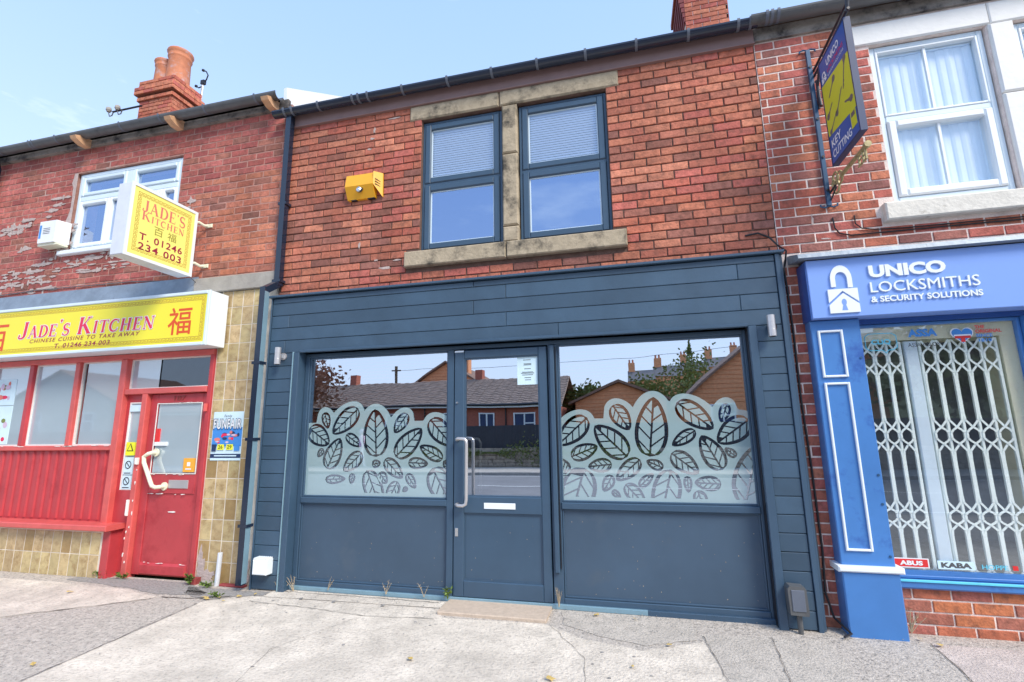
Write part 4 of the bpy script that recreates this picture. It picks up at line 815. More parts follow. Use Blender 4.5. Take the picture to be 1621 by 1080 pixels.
tag(MB().tube([(-3.05, -.1, 3.10), (-3.03, -.03, 3.05), (-2.98, -.012, 3.10), (-2.95, -.012, 3.04), (-3.2, -.012, 3.11), (-4.0, -.012, 3.17), (-5.5, -.012, 3.19), (-6.5, -.012, 3.16)], .006, 5).build('sign_cable', GUTG, None), 'thin grey cable running along the brick from the projecting takeaway sign', 'cable')
# left alarm box
al = thing('alarm_box', 'old white burglar alarm box on the brick left of the takeaway upper window', 'alarm box', (-5.3, 0, 3.7))
MB().prism([(-5.44, -.012), (-5.40, -.15), (-5.13, -.15), (-5.09, -.012)], 3.74, 4.02, lambda u, v, d_: (u, v, d_)).build('cover', WHITE, al)
MB().box(-5.42, -5.10, -.13, -.012, 3.71, 3.739).build('base', CREAM, al)
for k in range(4): MB().box(-5.33, -5.22, -.152, -.149, 3.92 - .022 * k, 3.927 - .022 * k).build('slot', GUTG, al)
MB().box(-5.39, -5.36, -.153, -.149, 3.80, 3.97).build('faded_label', SKYB, al)
# left dark downpipe
tag(MB().tube([(-6.50, -.12, 5.1), (-6.52, -.06, 4.95), (-6.54, -.06, 4.45), (-6.58, -.06, 4.4)], .035, 10).build('downpipe', GUTB, None), 'short black downpipe at the far left edge of the takeaway eaves', 'downpipe')
# aerials
tv = thing('tv_aerial', 'small horizontal aerial with round elements left of the takeaway chimney', 'aerial', (-7.6, 2.1, 7.5))
MB().tube([(-7.20, 2.14, 7.62), (-7.86, 2.1, 7.58)], .018, 6).build('boom', IRON, tv)
for x in (-7.84, -7.62):
    MB().tube([(x, 2.1, 7.58), (x - .03, 2.1, 7.50), (x - .09, 2.1, 7.50), (x - .13, 2.1, 7.60)], .010, 6).build('element', GUTG, tv); MB().lathe([(.03, 0), (.05, .04), (.04, .09), (.01, .10)], (x - .13, 2.1, 7.60), 10).build('element_head', CONC, tv)
sa = thing('mast_aerial', 'slim mast aerial with curved arms right of the takeaway chimney', 'aerial', (-6.8, 3.0, 7.6)); ax_ = -6.80
MB().tube([(ax_, 3.0, 7.0), (ax_, 3.0, 8.70)], .022, 6).build('mast', STEELW, sa)
MB().tube([(ax_, 3.0, 8.62), (ax_ - .10, 3.0, 8.60), (ax_ - .17, 3.0, 8.65)], .013, 6).build('arm', IRON, sa); MB().lathe([(.03, 0), (.03, .03)], (ax_ - .17, 3.0, 8.64), 8).build('arm_tip', IRON, sa)
MB().tube([(ax_, 3.0, 8.68), (ax_ + .08, 3.0, 8.76), (ax_ + .11, 3.0, 8.86), (ax_ + .05, 3.0, 8.96), (ax_ - .02, 3.0, 9.00)], .014, 6).build('arm', IRON, sa); MB().box(ax_ - .04, ax_ + .05, 2.97, 3.03, 8.66, 8.75).build('joint_block', IRON, sa)
MB().lathe([(.03, 0), (.03, .03)], (ax_ - .03, 3.0, 8.99), 8).build('arm_tip', IRON, sa)
ms = MB(); rnd = random.Random(3)
for k in range(300):
    x = rnd.uniform(-7.35, -6.75); p = Vector((x, -.06 + rnd.gauss(0, .03), 5.18 + abs(rnd.gauss(0, .025)))); p.x = rnd.uniform(-4.15, -3.75); a_ = Vector((rnd.uniform(-1, 1), rnd.uniform(-1, 1), rnd.uniform(-1, 1))).normalized() * .016; b_ = a_.orthogonal() * .6; ms.add([p - a_, p + b_, p + a_, p - b_], [(0, 1, 2, 3)])
ms.build('moss', mat('gutter_moss', (.30, .32, .05), .9, var=.3), None, kind='stuff', fix=False)

# ============================================================ RIGHT LOCKSMITH
lok = thing('locksmith_building', 'red brick locksmith shop with bright blue shopfront and white lattice grille on the right', 'building', (4.5, 0, 0))
LW = (3.72, 4.55, 3.15, 4.58)
wallr = wall_boxes(MB(), 2.842, 9, 2.70, 4.95, .002, .30, [LW, (4.73, 5.56, 3.15, 4.58)]).build('wall', MORT_PALE, lok)
lay_bricks(wallr, 2.842, 6.0, 2.795, 4.80, [(3.72, 5.56, 3.12, 4.62), (3.60, 5.7, 4.575, 4.79), (3.615, 5.7, 2.975, 3.15)], col_right, seed=21, y=-.004)
MB().box(2.842, 2.98, .002, .25, -.05, 2.699).build('brick_pier', MORT_PALE, lok)
lay_bricks(bpy.data.objects['brick_pier'], 2.842, 3.0, -.03, 2.69, [], lambda x, z, r: pick(r, P_OR + P_RED), seed=31, y=-.004)
for a, b in ((3.605, 4.575), (4.58, 5.7)): MB().box(a, b, -.02, .2, 4.585, 4.775, .008).build('lintel', WHITESTONE, lok)
for z0_, z1_ in ((3.16, 3.95), (3.96, 4.58)): MB().box(4.56, 4.725, -.024, .2, z0_, z1_, .012).build('mullion', WHITESTONE, lok)
MB().box(3.62, 5.7, -.07, .2, 2.985, 3.13, .010).build('sill', SILLPALE, lok)
def white_window(x0, x1):
    w_ = MB(); frame(w_, x0, x1, 3.155, 4.575, .045, .03, .10, .008); w_.box(x0 + .045, x1 - .045, .03, .10, 3.87, 3.92, .006)
    w_ = w_.build('window', UPVCW, lok)
    s_ = MB(); frame(s_, x0 + .047, x1 - .047, 3.202, 3.868, .06, .012, .09, .012); s_.build('sash', UPVC, w_)
    b_ = MB(); frame(b_, x0 + .045, x1 - .045, 3.92, 4.53, .018, .025, .07, .004); b_.build('bead', UPVC, w_)
    pane(w_, x0 + .063, x1 - .063, 3.938, 4.512, .06, GLV); pane(w_, x0 + .107, x1 - .107, 3.262, 3.808, .055, GLV)
    xm = (x0 + x1) / 2; MB().box(xm - .009, xm + .009, .045, .07, 3.938, 4.512).build('glazing_bar', UPVC, w_); MB().box(xm - .009, xm + .009, .04, .066, 3.262, 3.808).build('glazing_bar', UPVC, w_)
    vb = MB(); x = x0 + .05
    N2 = 96
    for zb_, zt_ in ((3.2, 4.50),):
        for i in range(N2 + 1):
            xx = x0 + .04 + (x1 - x0 - .08) * i / N2; ph = i / N2 * 11; yy = .098 + .016 * (abs((ph % 1) - .35) - .3) + .004 * math.sin(ph * 2.1); vb.v += [(xx, yy, zb_), (xx, yy, zt_)]
            if i: n_ = len(vb.v); vb.f.append((n_ - 4, n_ - 2, n_ - 1, n_ - 3))
    vb.box(x0 + .04, x1 - .04, .075, .12, 4.505, 4.53); vb.build('vertical_blind', VBLIND, w_, fix=False)
white_window(3.725, 4.545); white_window(4.735, 5.555)
room(lok, 3.0, 8.5, .32, 2.6, 2.9, 4.8, GREYIN)
MB().box(2.845, 9, -.025, .0, 4.802, 4.93).build('fascia', OLDWOOD, lok)
gutter(lok, 2.80, 9, -.11, 4.955, .066, GUTG, [2.93, 2.97, 3.02, 3.95, 5.0])
roof(lok, 2.88, 9, -.04, 4.93, 4.2, 7.56, 8.4, RTILE)
MB().box(2.85, 9, 8.2, 8.4, -.1, 4.95).build('rear_wall', MORT_RED, lok); MB().box(9, 9.1, 0, 8.4, -.1, 4.95).build('end_wall', MORT_RED, lok); MB().box(2.84, 2.96, .31, 8.19, -.1, 4.9).build('party_wall', MORT_RED, lok)
c2 = MB().box(2.72, 3.32, 2.55, 3.4, 6.5, 8.9).build('chimney', MORT_PALE, lok); cb = MB()
for r in range(30): chim_course(cb, 2.72, 3.32, 2.55, 3.4, 6.52 + r * .078, r, P_OR + P_RED)
for k in range(6): cb.box(2.72 - .02 - .014 * k, 2.719, 2.538, 3.3, 7.45 + .085 * k, 7.45 + .085 * k + .07, 0, (.20, .06, .07))
for z, o_ in ((8.0, .06), (8.1, .1)): cb.box(2.72 - o_, 3.32 + o_ - .013, 2.55 - o_ + .013, 3.4, z, z + .09, 0, (.3, .1, .08)); chim_course(cb, 2.72 - o_, 3.32 + o_, 2.55 - o_, 3.4, z + .004, 1, P_RED)
cb.build('brickwork', BRICKJ, c2, kind='stuff', fix=False)
# low brick wall
low = MB().box(3.30, 6.0, .007, .25, -.06, .275).build('stall_wall', MORT_PALE, lok)
lay_bricks(low, 3.32, 5.5, -.045, .28, [], lambda x, z, r: pick(r, [(.50, .16, .09), (.46, .17, .12), (.55, .19, .09), (.42, .14, .11)]), seed=41, ch=.081, cw=.236)
# blue joinery
MB().box(3.30, 6.0, -.045, .12, .275, .335, .012).build('window_sill', BLUE, lok); MB().box(3.30, 6.0, -.055, -.045, .325, .34, .002).build('sill_nosing', CYAN, lok)
p1 = MB().box(2.965, 3.30, -.12, .15, .41, 2.20, .006).build('pilaster', BLUE, lok)
for z0_, z1_ in ((1.76, 2.12), (.53, 1.72)):
    q = MB(); frame(q, 3.005, 3.175, z0_, z1_, .016, -.136, -.121, .006); q.build('panel_moulding', UPVC, p1)
MB().box(2.93, 3.335, -.165, .15, .395, .435, .010).build('plinth_cap', UPVC, lok)
MB().box(2.955, 3.31, -.145, .15, -.055, .394, .008).build('plinth', BLUE, lok)
for z in (1.9, 1.05, .85, .5): MB().tube([(3.275, -.125, z), (3.275, -.118, z)], .009, 8).build('screw_head', IRONB, p1)
MB().prism([(3.30, .0), (3.30, -.04), (6, -.04), (6, 0)], 2.168, 2.203, lambda u, v, d_: (u, v, d_)).build('window_head', BLUED, lok)
MB().box(4.365, 4.50, -.06, .08, .335, 2.167, .006).build('window_post', BLUE, lok)
sw_ = MB(); frame(sw_, 3.302, 4.363, .337, 2.166, .022, -.01, .03, .004); sw_.box(3.324, 4.341, -.005, .03, .359, .39); sw_ = sw_.build('window', BLUE, lok); pane(sw_, 3.32, 4.345, .385, 2.148, .01, GLR)
sw2 = MB(); frame(sw2, 4.502, 5.9, .337, 2.166, .022, -.01, .03, .004); sw2 = sw2.build('window', BLUE, lok); pane(sw2, 4.52, 5.88, .355, 2.148, .01, GLR)
room(lok, 3.28, 6.0, .26, 1.6, .3, 2.5, mat('shop_interior_grey', (.20, .22, .24), .8, var=.5, vscale=3))
MB().box(3.325, 4.34, .03, .25, 2.04, 2.166).build('window_lining', CREAM, lok); MB().box(4.25, 4.36, .035, .25, .34, 2.04).build('window_lining', CREAM, lok); MB().box(3.33, 4.24, .031, .25, .30, .345).build('window_lining', GRIL, lok)
# lattice grille, opened out behind the glass
gr = thing('security_grille', 'pale mint folding lattice grille behind the locksmith window', 'grille', (3.8, .12, .35))
bars = [3.345, 3.435, 3.525, 3.615] ; bars2 = [3.745, 3.842, 3.940, 4.037, 4.135, 4.228]
for x in bars + bars2: MB().box(x - .009, x + .010, .045, .065, .345, 2.03, .003).build('bar', GRIL, gr)
MB().box(3.64, 3.725, .035, .07, .345, 2.03, .006).build('meeting_post', UPVCW, gr)
zc = [.36, .70, .80, 1.26, 1.38, 1.83, 1.97]
for L_ in (bars, bars2):
    for a, b in zip(L_, L_[1:]):
        for sg in (1, -1):
            mb = MB(); pts = []; xm = (a + b) / 2; hw_ = (b - a) / 2
            for i, (za, zb) in enumerate(zip(zc, zc[1:])):
                long_ = zb - za > .25
                for k in range(9 if long_ else 6):
                    t = k / (9 if long_ else 6); s = sg * (1 if i % 2 == 0 else -1); e = min(1, math.sin(math.pi * t) * (2.6 if long_ else 1.15))
                    pts.append((xm + s * hw_ * .86 * (e ** .8 if e > 0 else 0), .040 - .002 * sg, za + (zb - za) * t))
            pts += [(xm, .04 - .002 * sg, zc[-1]), (xm + sg * hw_ * .8, .04 - .002 * sg, 2.03)]
            for p_, q_ in zip(pts, pts[1:]):
                p_, q_ = Vector(p_), Vector(q_); dd = (q_ - p_); n_ = Vector((-dd.z, 0, dd.x)).normalized() * .0068
                y_ = Vector((0, .004, 0)); vs = [p_ + n_, p_ - n_, q_ - n_, q_ + n_]; mb.add([v - y_ * .0 for v in vs] + [v + y_ for v in vs], [(0, 1, 2, 3), (7, 6, 5, 4), (0, 3, 7, 4), (1, 5, 6, 2)])
            mb.build('lattice_strap', GRIL, gr)
# window stickers
def sticker(name, label, parts):
    t = thing(name, label, 'window sticker', (parts[0][2][0], .005, parts[0][2][1]))
    for i, (s, m_, b_, kw) in enumerate(parts):
        if s is None: MB().box(b_[0], b_[2], .0035 - .0008 * i, .0042 - .0008 * i, b_[1], b_[3]).build('backing', m_, t)
        else: text('lettering', s, b_, front(.0032 - .0008 * i), m_, t, **kw)
    return t
st = sticker('window_sticker', 'pale blue CLIQ sticker in the top left of the locksmith window', [('CLIQ', CYAN, (3.41, 2.005, 3.54, 2.05), dict(bold=.03))])
q = MB()
for P_ in ([(3.37, 2.075), (3.40, 2.095), (3.55, 2.095), (3.58, 2.075), (3.58, 1.985), (3.55, 1.965), (3.52, 1.965), (3.50, 1.94), (3.48, 1.965), (3.40, 1.965), (3.37, 1.985), (3.37, 2.075)],):
    for a, b in zip(P_, P_[1:]): q.tube([(a[0], .003, a[1]), (b[0], .003, b[1])], .003, 5)
q.build('speech_outline', CYAN, st)
sticker('window_sticker', 'blue ASSA sticker with thin black line of text below in the locksmith window', [('ASSA', SKYB, (3.66, 2.055, 3.85, 2.115), dict(bold=.05)), ('ASSA ABLOY', BLACK, (3.65, 1.98, 3.86, 2.01), {})])
hs = thing('window_sticker', 'heart shaped union flag sticker in the locksmith window', 'window sticker', (4.0, .003, 2.0))
H_ = [(.0 + 16 * math.sin(R(a)) ** 3, 13 * math.cos(R(a)) - 5 * math.cos(R(2 * a)) - 2 * math.cos(R(3 * a)) - math.cos(R(4 * a))) for a in range(0, 360, 12)]
MB().prism([(4.005 + u * .0046, 2.055 + v * .0044) for u, v in H_], 0, .0005, lambda u, v, d_: (u, .0040 + d_, v)).build('heart_edge', WHITE, hs); MB().prism([(4.005 + u * .0041, 2.055 + v * .0039) for u, v in H_], 0, .0005, lambda u, v, d_: (u, .0030 + d_, v)).build('heart', SKYB, hs)
MB().box(3.952, 4.058, .0018, .0022, 2.043, 2.057).build('flag_band', WHITE, hs); MB().box(3.955, 4.055, .0008, .0012, 2.028, 2.046).build('flag_band', SIGRED, hs); MB().box(3.992, 4.018, .0008, .0012, 2.0, 2.028).build('flag_band', SIGRED, hs)
sticker('window_sticker', 'red and blue THE ORIGINAL sticker at the top right of the locksmith window', [('THE', SIGRED, (4.09, 2.095, 4.15, 2.12), dict(bold=.03)), ('ORIGINAL', SIGRED, (4.09, 2.062, 4.25, 2.088), dict(bold=.03)), ('SINCE', SKYB, (4.09, 2.03, 4.19, 2.055), dict(bold=.03)), ('1810', SKYB, (4.10, 1.995, 4.18, 2.02), dict(bold=.03))])
sticker('window_sticker', 'red oval ABUS sticker low in the locksmith window', [(None, WHITE, (3.34, .405, 3.56, .47), {}), (None, SIGRED, (3.348, .412, 3.552, .463), {}), ('ABUS', WHITE, (3.38, .422, 3.52, .453), dict(bold=.05))])
sticker('window_sticker', 'silver KABA sticker low in the middle of the locksmith window', [(None, MINT, (3.61, .405, 3.83, .46), {}), ('KABA', GUTG, (3.63, .415, 3.81, .45), dict(bold=.05))])
sticker('window_sticker', 'teal HOPPE sticker with a small red mark low right in the locksmith window', [('HOPPE', CYAN, (3.87, .415, 4.02, .445), dict(bold=.01)), (None, SIGRED, (4.045, .415, 4.075, .445), {})])
# fascia board and lettering
un_ = thing('fascia_sign', 'cornflower blue locksmith fascia board with raised white padlock and lettering', 'shop sign', (4.4, -.15, 2.2))
MB().box(2.965, 6.2, -.19, -.0, 2.205, 2.665, .004).build('sign_board', BLUEL, un_)
MB().box(2.955, 2.964, -.185, -.0, 2.20, 2.66).build('board_edge', BLUED, un_); F = front(-.1905)
text('lettering', 'UNICO', (3.375, 2.49, 3.865, 2.585), F, UPVC, un_, bold=.045, depth=.012); text('lettering', 'LOCKSMITHS', (3.37, 2.375, 4.055, 2.455), F, UPVC, un_, depth=.012); text('lettering', '& SECURITY SOLUTIONS', (3.365, 2.30, 4.06, 2.345), F, UPVC, un_, bold=.02, depth=.010)
def padlock(parent, F, u0, v0, sc, m1, dep, hole_m):
    P = lambda pts: [(u0 + a * sc, v0 + b * sc) for a, b in pts]
    fn = lambda u, v, d_: F(u, v, d_)
    sh = [(.86, .52), (.86, .72)] + [(.5 + .36 * math.cos(R(a)), .72 + .28 * math.sin(R(a))) for a in range(0, 181, 15)] + [(.14, .55), (.30, .55), (.30, .72)] + [(.5 + .20 * math.cos(R(a)), .72 + .14 * math.sin(R(a))) for a in range(180, -1, -15)] + [(.70, .52)]
    MB().prism(P(sh), .0, dep, fn).build('padlock_shackle', m1, parent)
    MB().prism(P([(0, .22), (.5, .46), (1, .22), (1, .50), (0, .50)]), 0, dep, fn).build('padlock_body', m1, parent)
    MB().prism(P([(0, 0), (1, 0), (1, .17), (.5, .41), (0, .17)]), 0, dep, fn).build('padlock_body', m1, parent)
    MB().prism(P([(.40, .05), (.60, .05), (.55, .16)] + [(.5 + .085 * math.cos(R(a)), .22 + .07 * math.sin(R(a))) for a in range(-30, 211, 30)] + [(.45, .16)]), dep + .0005, dep + .001, fn).build('keyhole', hole_m, parent)
padlock(un_, F, 3.085, 2.235, .2, UPVC, .012, BLUEL)
bpy.context.view_layer.update()
for o in un_.children:
    if o.name.startswith('padlock') or o.name.startswith('keyhole'):
        for v in o.data.vertices: v.co.z = (v.co.z + 2.2 - 2.235) * 1.85 + 2.235 - 2.2
cf_ = [2.90, 3.75, 4.6, 5.5, 6.4]
for i, (a, b) in enumerate(zip(cf_, cf_[1:])): MB().prism([(0, 2.775), (-.05, 2.765), (-.235, 2.71), (-.245, 2.675), (-.20, 2.67), (-.0, 2.70)], a, b, lambda u, v, d_: (d_, u - .001 * i, v)).build('lead_flashing', LEAD, lok)
# key sign
ks = thing('projecting_sign', 'blue and yellow key cutting sign hanging from a black iron wall bracket', 'shop sign', (3.25, 0, 3.9))
KX = 3.28
MB().prism([(3.235, 3.17), (3.265, 3.17), (3.265, 4.62), (3.235, 4.62)], -.035, -.008, lambda u, v, d_: (u, d_, v)).build('wall_bar', IRONB, ks)
for z, s in ((4.62, 1), (3.17, -1)):
    for sx in (1, -1): MB().tube([(3.25, -.02, z), (3.25 + sx * .03, -.02, z + s * .012), (3.25 + sx * .06, -.02, z + s * .002), (3.25 + sx * .062, -.02, z - s * .016)], .007, 6).build('scroll', IRONB, ks)
for z in (4.45, 3.95, 3.6, 3.3): MB().tube([(3.25, -.042, z), (3.25, -.034, z)], .012, 8).build('bolt', IRON, ks)
for z in (4.44, 4.39): MB().tube([(KX, -.01, z - .02), (KX, -.70, z)], .011, 8).build('arm', IRON, ks)
MB().tube([(KX, -.68, 4.38), (KX, -.70, 4.47), (KX, -.72, 4.52), (KX, -.70, 4.55)], .014, 8).build('finial', IRON, ks)
MB().tube([(KX, -.02, 4.05), (KX, -.03, 4.20), (KX, -.10, 4.33), (KX, -.16, 4.39)], .010, 8).build('brace', IRON, ks); MB().tube([(KX, -.05, 4.3), (KX, -.045, 4.15), (KX, -.06, 4.05)], .014, 8).build('brace', IRON, ks)
for y in (-.22, -.56): MB().tube([(KX, y, 4.40), (KX, y, 4.345)], .007, 6).build('hook', IRON, ks)
MB().box(KX - .018, KX + .018, -.64, -.17, 3.455, 4.345, .004).build('sign_panel', NAVY, ks)
KBLUE = mat('royal_blue_print', (.02, .11, .40), .4, var=.06); KYEL = mat('lime_yellow_print', (.62, .66, .03), .4, var=.05)
q = MB(); q.box(KX - .022, KX + .022, -.655, -.641, 3.44, 4.36); q.box(KX - .022, KX + .022, -.169, -.155, 3.44, 4.36); q.box(KX - .022, KX + .022, -.641, -.169, 4.346, 4.36); q.box(KX - .022, KX + .022, -.641, -.169, 3.44, 3.454); q.build('panel_frame', NAVY, ks)
fK = faceX(KX - .0195, -1, -.17)        # u runs outward from the wall
def kp(pts, m_, lay, name): MB().prism(pts, 0, .0004, lambda u, v, d_: fK(u, v, lay + d_)).build(name, m_, ks)
kp([(0, 3.455), (.47, 3.455), (.47, 4.345), (0, 4.345)], KBLUE, 0, 'printed_ground'); kp([(0, 3.69), (.47, 3.64), (.47, 4.09), (0, 4.14)], KYEL, .0008, 'printed_band')
def keyshape(cx, cz, ang, L, s=1.0, m_=KEYG, lay=.0016):
    bow = [(L / 2 + .045 * s * math.cos(R(a)), .045 * s * math.sin(R(a))) for a in range(-150, 151, 25)]
    P = bow + [(L / 2 - .05, .012 * s), (-L / 2 + .01, .012 * s), (-L / 2, 0), (-L / 2 + .012, -.010 * s), (-L / 2 + .03, -.018 * s), (-L / 2 + .045, -.010 * s), (-L / 2 + .06, -.018 * s), (-L / 2 + .08, -.010 * s), (L / 2 - .05, -.012 * s)]
    c, s_ = math.cos(R(ang)), math.sin(R(ang)); kp([(cx + u * c - v * s_, cz + u * s_ + v * c) for u, v in P], m_, lay, 'printed_key')
keyshape(.15, 4.02, 40, .15, .6); keyshape(.37, 3.98, 70, .22, .6); keyshape(.09, 3.88, 215, .12, .6); keyshape(.25, 3.85, 228, .19, .55); keyshape(.37, 3.76, -20, .11, .6); keyshape(.12, 3.755, 215, .17, .5)
fK2 = lambda u, v, d_=0: fK(u, v, .002 + d_)
text('lettering', 'UNICO', (.13, 4.235, .36, 4.295), fK2, UPVC, ks, bold=.03); text('lettering', 'LOCKSMITHS', (.13, 4.18, .42, 4.215), fK2, PINKR, ks); text('lettering', '& SECURITY SOLUTIONS', (.13, 4.145, .42, 4.165), fK2, UPVC, ks)
padlock(ks, fK2, .02, 4.15, .085, UPVC, .0006, KBLUE)
text('lettering', 'KEY', (.03, 3.575, .20, 3.64), fK2, UPVC, ks, bold=.02); text('lettering', 'CUTTING', (.03, 3.485, .36, 3.55), fK2, UPVC, ks, bold=.02)
kp([(.37, 3.52), (.455, 3.52), (.455, 3.655), (.37, 3.655)], KYEL, .0018, 'printed_badge'); kp([(.385, 3.60), (.44, 3.60), (.44, 3.635), (.385, 3.635)], KEYG, .0030, 'printed_badge_mark')
# ornamental brass key below the sign
ok = MB(); kz = 3.335; Y = lambda y, z: (3.29, y, z)
for cy, cz, r in ((-.10, .03, .05), (-.10, -.045, .05), (-.17, 0, .05), (-.06, 0, .028), (-.215, .0, .02)):
    ok.tube([Y(cy + r * math.cos(R(a)), kz + cz + r * math.sin(R(a))) for a in range(0, 361, 30)], .009, 6, caps=False)
ok.tube([Y(-.22, kz), Y(-.62, kz)], .016, 8); ok.tube([Y(-.62, kz), Y(-.65, kz)], .024, 8)
for y in (-.50, -.56, -.60): ok.tube([Y(y, kz), Y(y, kz - .085)], .009, 6)
ok.tube([Y(-.48, kz - .085), Y(-.61, kz - .085)], .008, 6); ok.tube([Y(-.49, kz - .045), Y(-.60, kz - .045)], .006, 6)
ok.build('ornamental_key', BRASS, ks, label='scrolled old brass key under the sign'); MB().tube([(3.26, -.02, 3.27), (3.285, -.10, 3.31)], .009, 6).build('key_stay', IRON, ks); MB().tube([(3.26, -.02, 3.20), (3.285, -.11, 3.29)], .007, 6).build('key_stay', IRON, ks)

# ============================================================ things fixed to the front
ab = thing('alarm_box', 'orange yellow alarm box on the brick left of the blue upper windows', 'alarm box', (-1.0, 0, 3.9))
MB().prism([(0, 4.065), (-.075, 4.055), (-.10, 3.92), (-.035, 3.80), (0, 3.80)], -1.19, -.87, lambda u, v, d_: (d_, u, v)).build('cover', ORN, ab)
MB().prism([(-.868, 4.06), (-.80, 4.065), (-.795, 3.80), (-.868, 3.92)], -.095, -.02, lambda u, v, d_: (u, d_ * (1 if u < -.85 else .2), v)).build('side_wing', ORN, ab)
for k in range(3): MB().prism([(-.850, 3.985 - .028 * k), (-.815, 3.965 - .028 * k), (-.815, 3.958 - .028 * k), (-.850, 3.977 - .028 * k)], -.085, -.018, lambda u, v, d_: (u + .001, d_ * (1.0 if u < -.84 else .42) - .002, v)).build('slot', BLACK, ab)
MB().lathe([(.030, 0), (.030, .02), (.018, .032)], (0, 0, 0), 16, f=lambda x, y, z: (-1.03 + x, -.085 - z * .8 , 3.885 + y - z * .5)).build('strobe', STEEL, ab)
MB().lathe([(.037, 0), (.037, .006)], (0, 0, 0), 16, f=lambda x, y, z: (-1.025 + x, -.082 - z * .8, 3.885 + y - z * .5)).build('strobe_ring', BLACK, ab)
MB().box(-1.15, -1.09, -.034, -.001, 3.792, 3.80).build('foot', BLACK, ab); MB().box(-.96, -.88, -.034, -.001, 3.792, 3.80).build('foot', BLACK, ab)
for x, z, s, lab in ((-1.79, 2.16, -1, 'small steel up and down wall light on the blue boards at the left corner'), (2.69, 2.175, 1, 'small steel up and down wall light on the blue boards at the right corner')):
    wl_ = thing('wall_light', lab, 'wall light', (x, -.10, z), 'steel wall lights on the boarded front')
    MB().lathe([(.026, -.085), (.029, -.083), (.029, -.03), (.0285, -.028), (.0285, .028), (.029, .03), (.029, .083), (.026, .085)], (x - .01, -.165, z), 20).build('lamp_tube', STEELW, wl_, smooth=False)
    MB().lathe([(.022, -.0855), (.022, -.088)], (x - .01, -.165, z), 14).build('lens', BLACK, wl_)
    MB().box(x - .012, x + .02, -.14, -.112, z - .02, z + .02, .004).build('arm', STEEL, wl_); MB().lathe([(.036, 0), (.036, .012)], (0, 0, 0), 18, f=lambda a, b, c, x=x, z=z: (x + .01 + a, -.113 + c, z + b)).build('wall_plate', STEELW if x < 0 else IRON, wl_)
mb_ = thing('meter_box', 'small white vent box at the foot of the boards beside the downpipe', 'utility box', (-1.81, -.10, .13))
MB().box(-1.885, -1.735, -.19, -.102, .13, .26, .008).build('cover', UPVC, mb_); MB().box(-1.88, -1.74, -.185, -.102, .261, .272).build('top_lip', WHITE, mb_)
for k in range(6): MB().box(-1.87 + .023 * k, -1.86 + .023 * k, -.187, -.12, .2725, .279).build('fin', UPVC, mb_)
ev = thing('post_box', 'grey metal key box on a short post at the right foot of the boards', 'utility box', (2.66, -.13, -.02))
MB().prism([(2.585, .105), (2.70, .10), (2.705, .12), (2.70, .275), (2.69, .29), (2.595, .295), (2.58, .275)], -.20, -.115, lambda u, v, d_: (u, d_, v)).build('cover', GUTG, ev)
MB().box(2.60, 2.685, -.206, -.201, .13, .27, .003).build('lid', CLIP, ev); MB().tube([(2.65, -.15, -.03), (2.65, -.15, .105)], .018, 10).build('post', GUTG, ev)
cab = MB(); cab.tube([(2.60, -.006, 2.99), (2.70, -.012, 3.0), (2.78, -.02, 2.95), (2.83, -.05, 2.86), (2.855, -.14, 2.78), (2.855, -.10, 2.72), (2.86, -.02, 2.66), (2.87, -.012, 2.5), (2.875, -.014, 2.1), (2.872, -.012, 1.6), (2.885, -.014, 1.1), (2.89, -.014, .5), (2.87, -.03, .22), (2.90, -.05, .06), (2.96, -.16, .0), (2.90, -.20, -.01)], .008, 6)
tag(cab.build('power_cable', BLACK, None), 'black cable looping over the dark cap and down the brick pier by the blue pilaster', 'cable')
tag(MB().tube([(2.86, -.06, 2.70), (2.845, -.015, 2.6), (2.85, -.012, 2.3), (2.852, -.013, 1.5), (2.858, -.012, .9), (2.86, -.012, .15)], .006, 5).build('thin_cable', GUTG, None), 'thin grey cable tight beside the right edge of the dark boards', 'cable')
tag(MB().tube([(3.265, -.012, 3.07), (3.27, -.012, 2.98), (3.30, -.012, 2.93), (3.38, -.012, 2.905), (3.55, -.012, 2.905), (4.0, -.012, 2.905), (5.5, -.012, 2.90)], .006, 5).build('black_cable', BLACK, None), 'black cable curving down from below the key sign and along the brick', 'cable')
tag(MB().tube([(3.42, -.012, 3.07), (3.42, -.012, 3.0), (3.46, -.012, 2.955), (3.55, -.012, 2.935), (3.75, -.012, 2.925), (5.5, -.012, 2.92)], .005, 5).build('upper_cable', BLACK, None), 'second black cable curving under the white window sill', 'cable')

# ============================================================ weeds and fallen leaves
def sprig(x, y, n, h, m_, label, leafy=False, spread=.06, grp=None, seed=0):
    rnd = random.Random(seed); t = MB(); z0 = GZ(y) if y < -.06 else 0
    for k in range(n):
        dx, dy = rnd.uniform(-spread, spread), rnd.uniform(-.03, .0); hh = h * rnd.uniform(.6, 1)
        p = [(x, y, z0), (x + dx * .4, y + dy * .5, z0 + hh * .5), (x + dx, y + dy, z0 + hh)]; t.tube(p, [.003, .002, .001], 4)
        for j in range(5 if not leafy else 7):
            f_ = rnd.uniform(.3, 1); bx0 = Vector((x + dx * f_, y + dy * f_, z0 + hh * f_)); e = Vector((rnd.uniform(-1, 1), rnd.uniform(-.6, .2), rnd.uniform(-.2, .9))).normalized() * (.035 if leafy else .02); n_ = e.cross(Vector((rnd.random(), rnd.random(), 1))).normalized() * (.009 if leafy else .0025)
            t.add([bx0, bx0 + e * .5 + n_, bx0 + e, bx0 + e * .5 - n_], [(0, 1, 2, 3)])
    o = t.build('weed', m_, None, fix=False); tag(o, label, 'weed', grp); return o
sprig(-1.52, -.07, 7, .16, STRAW, 'largest dry straw weed by the pale edge of the left shop panel', spread=.13, seed=1)
sprig(-1.18, -.05, 3, .13, STRAW, 'dry sprig standing against the left third of the left shop panel', seed=2)
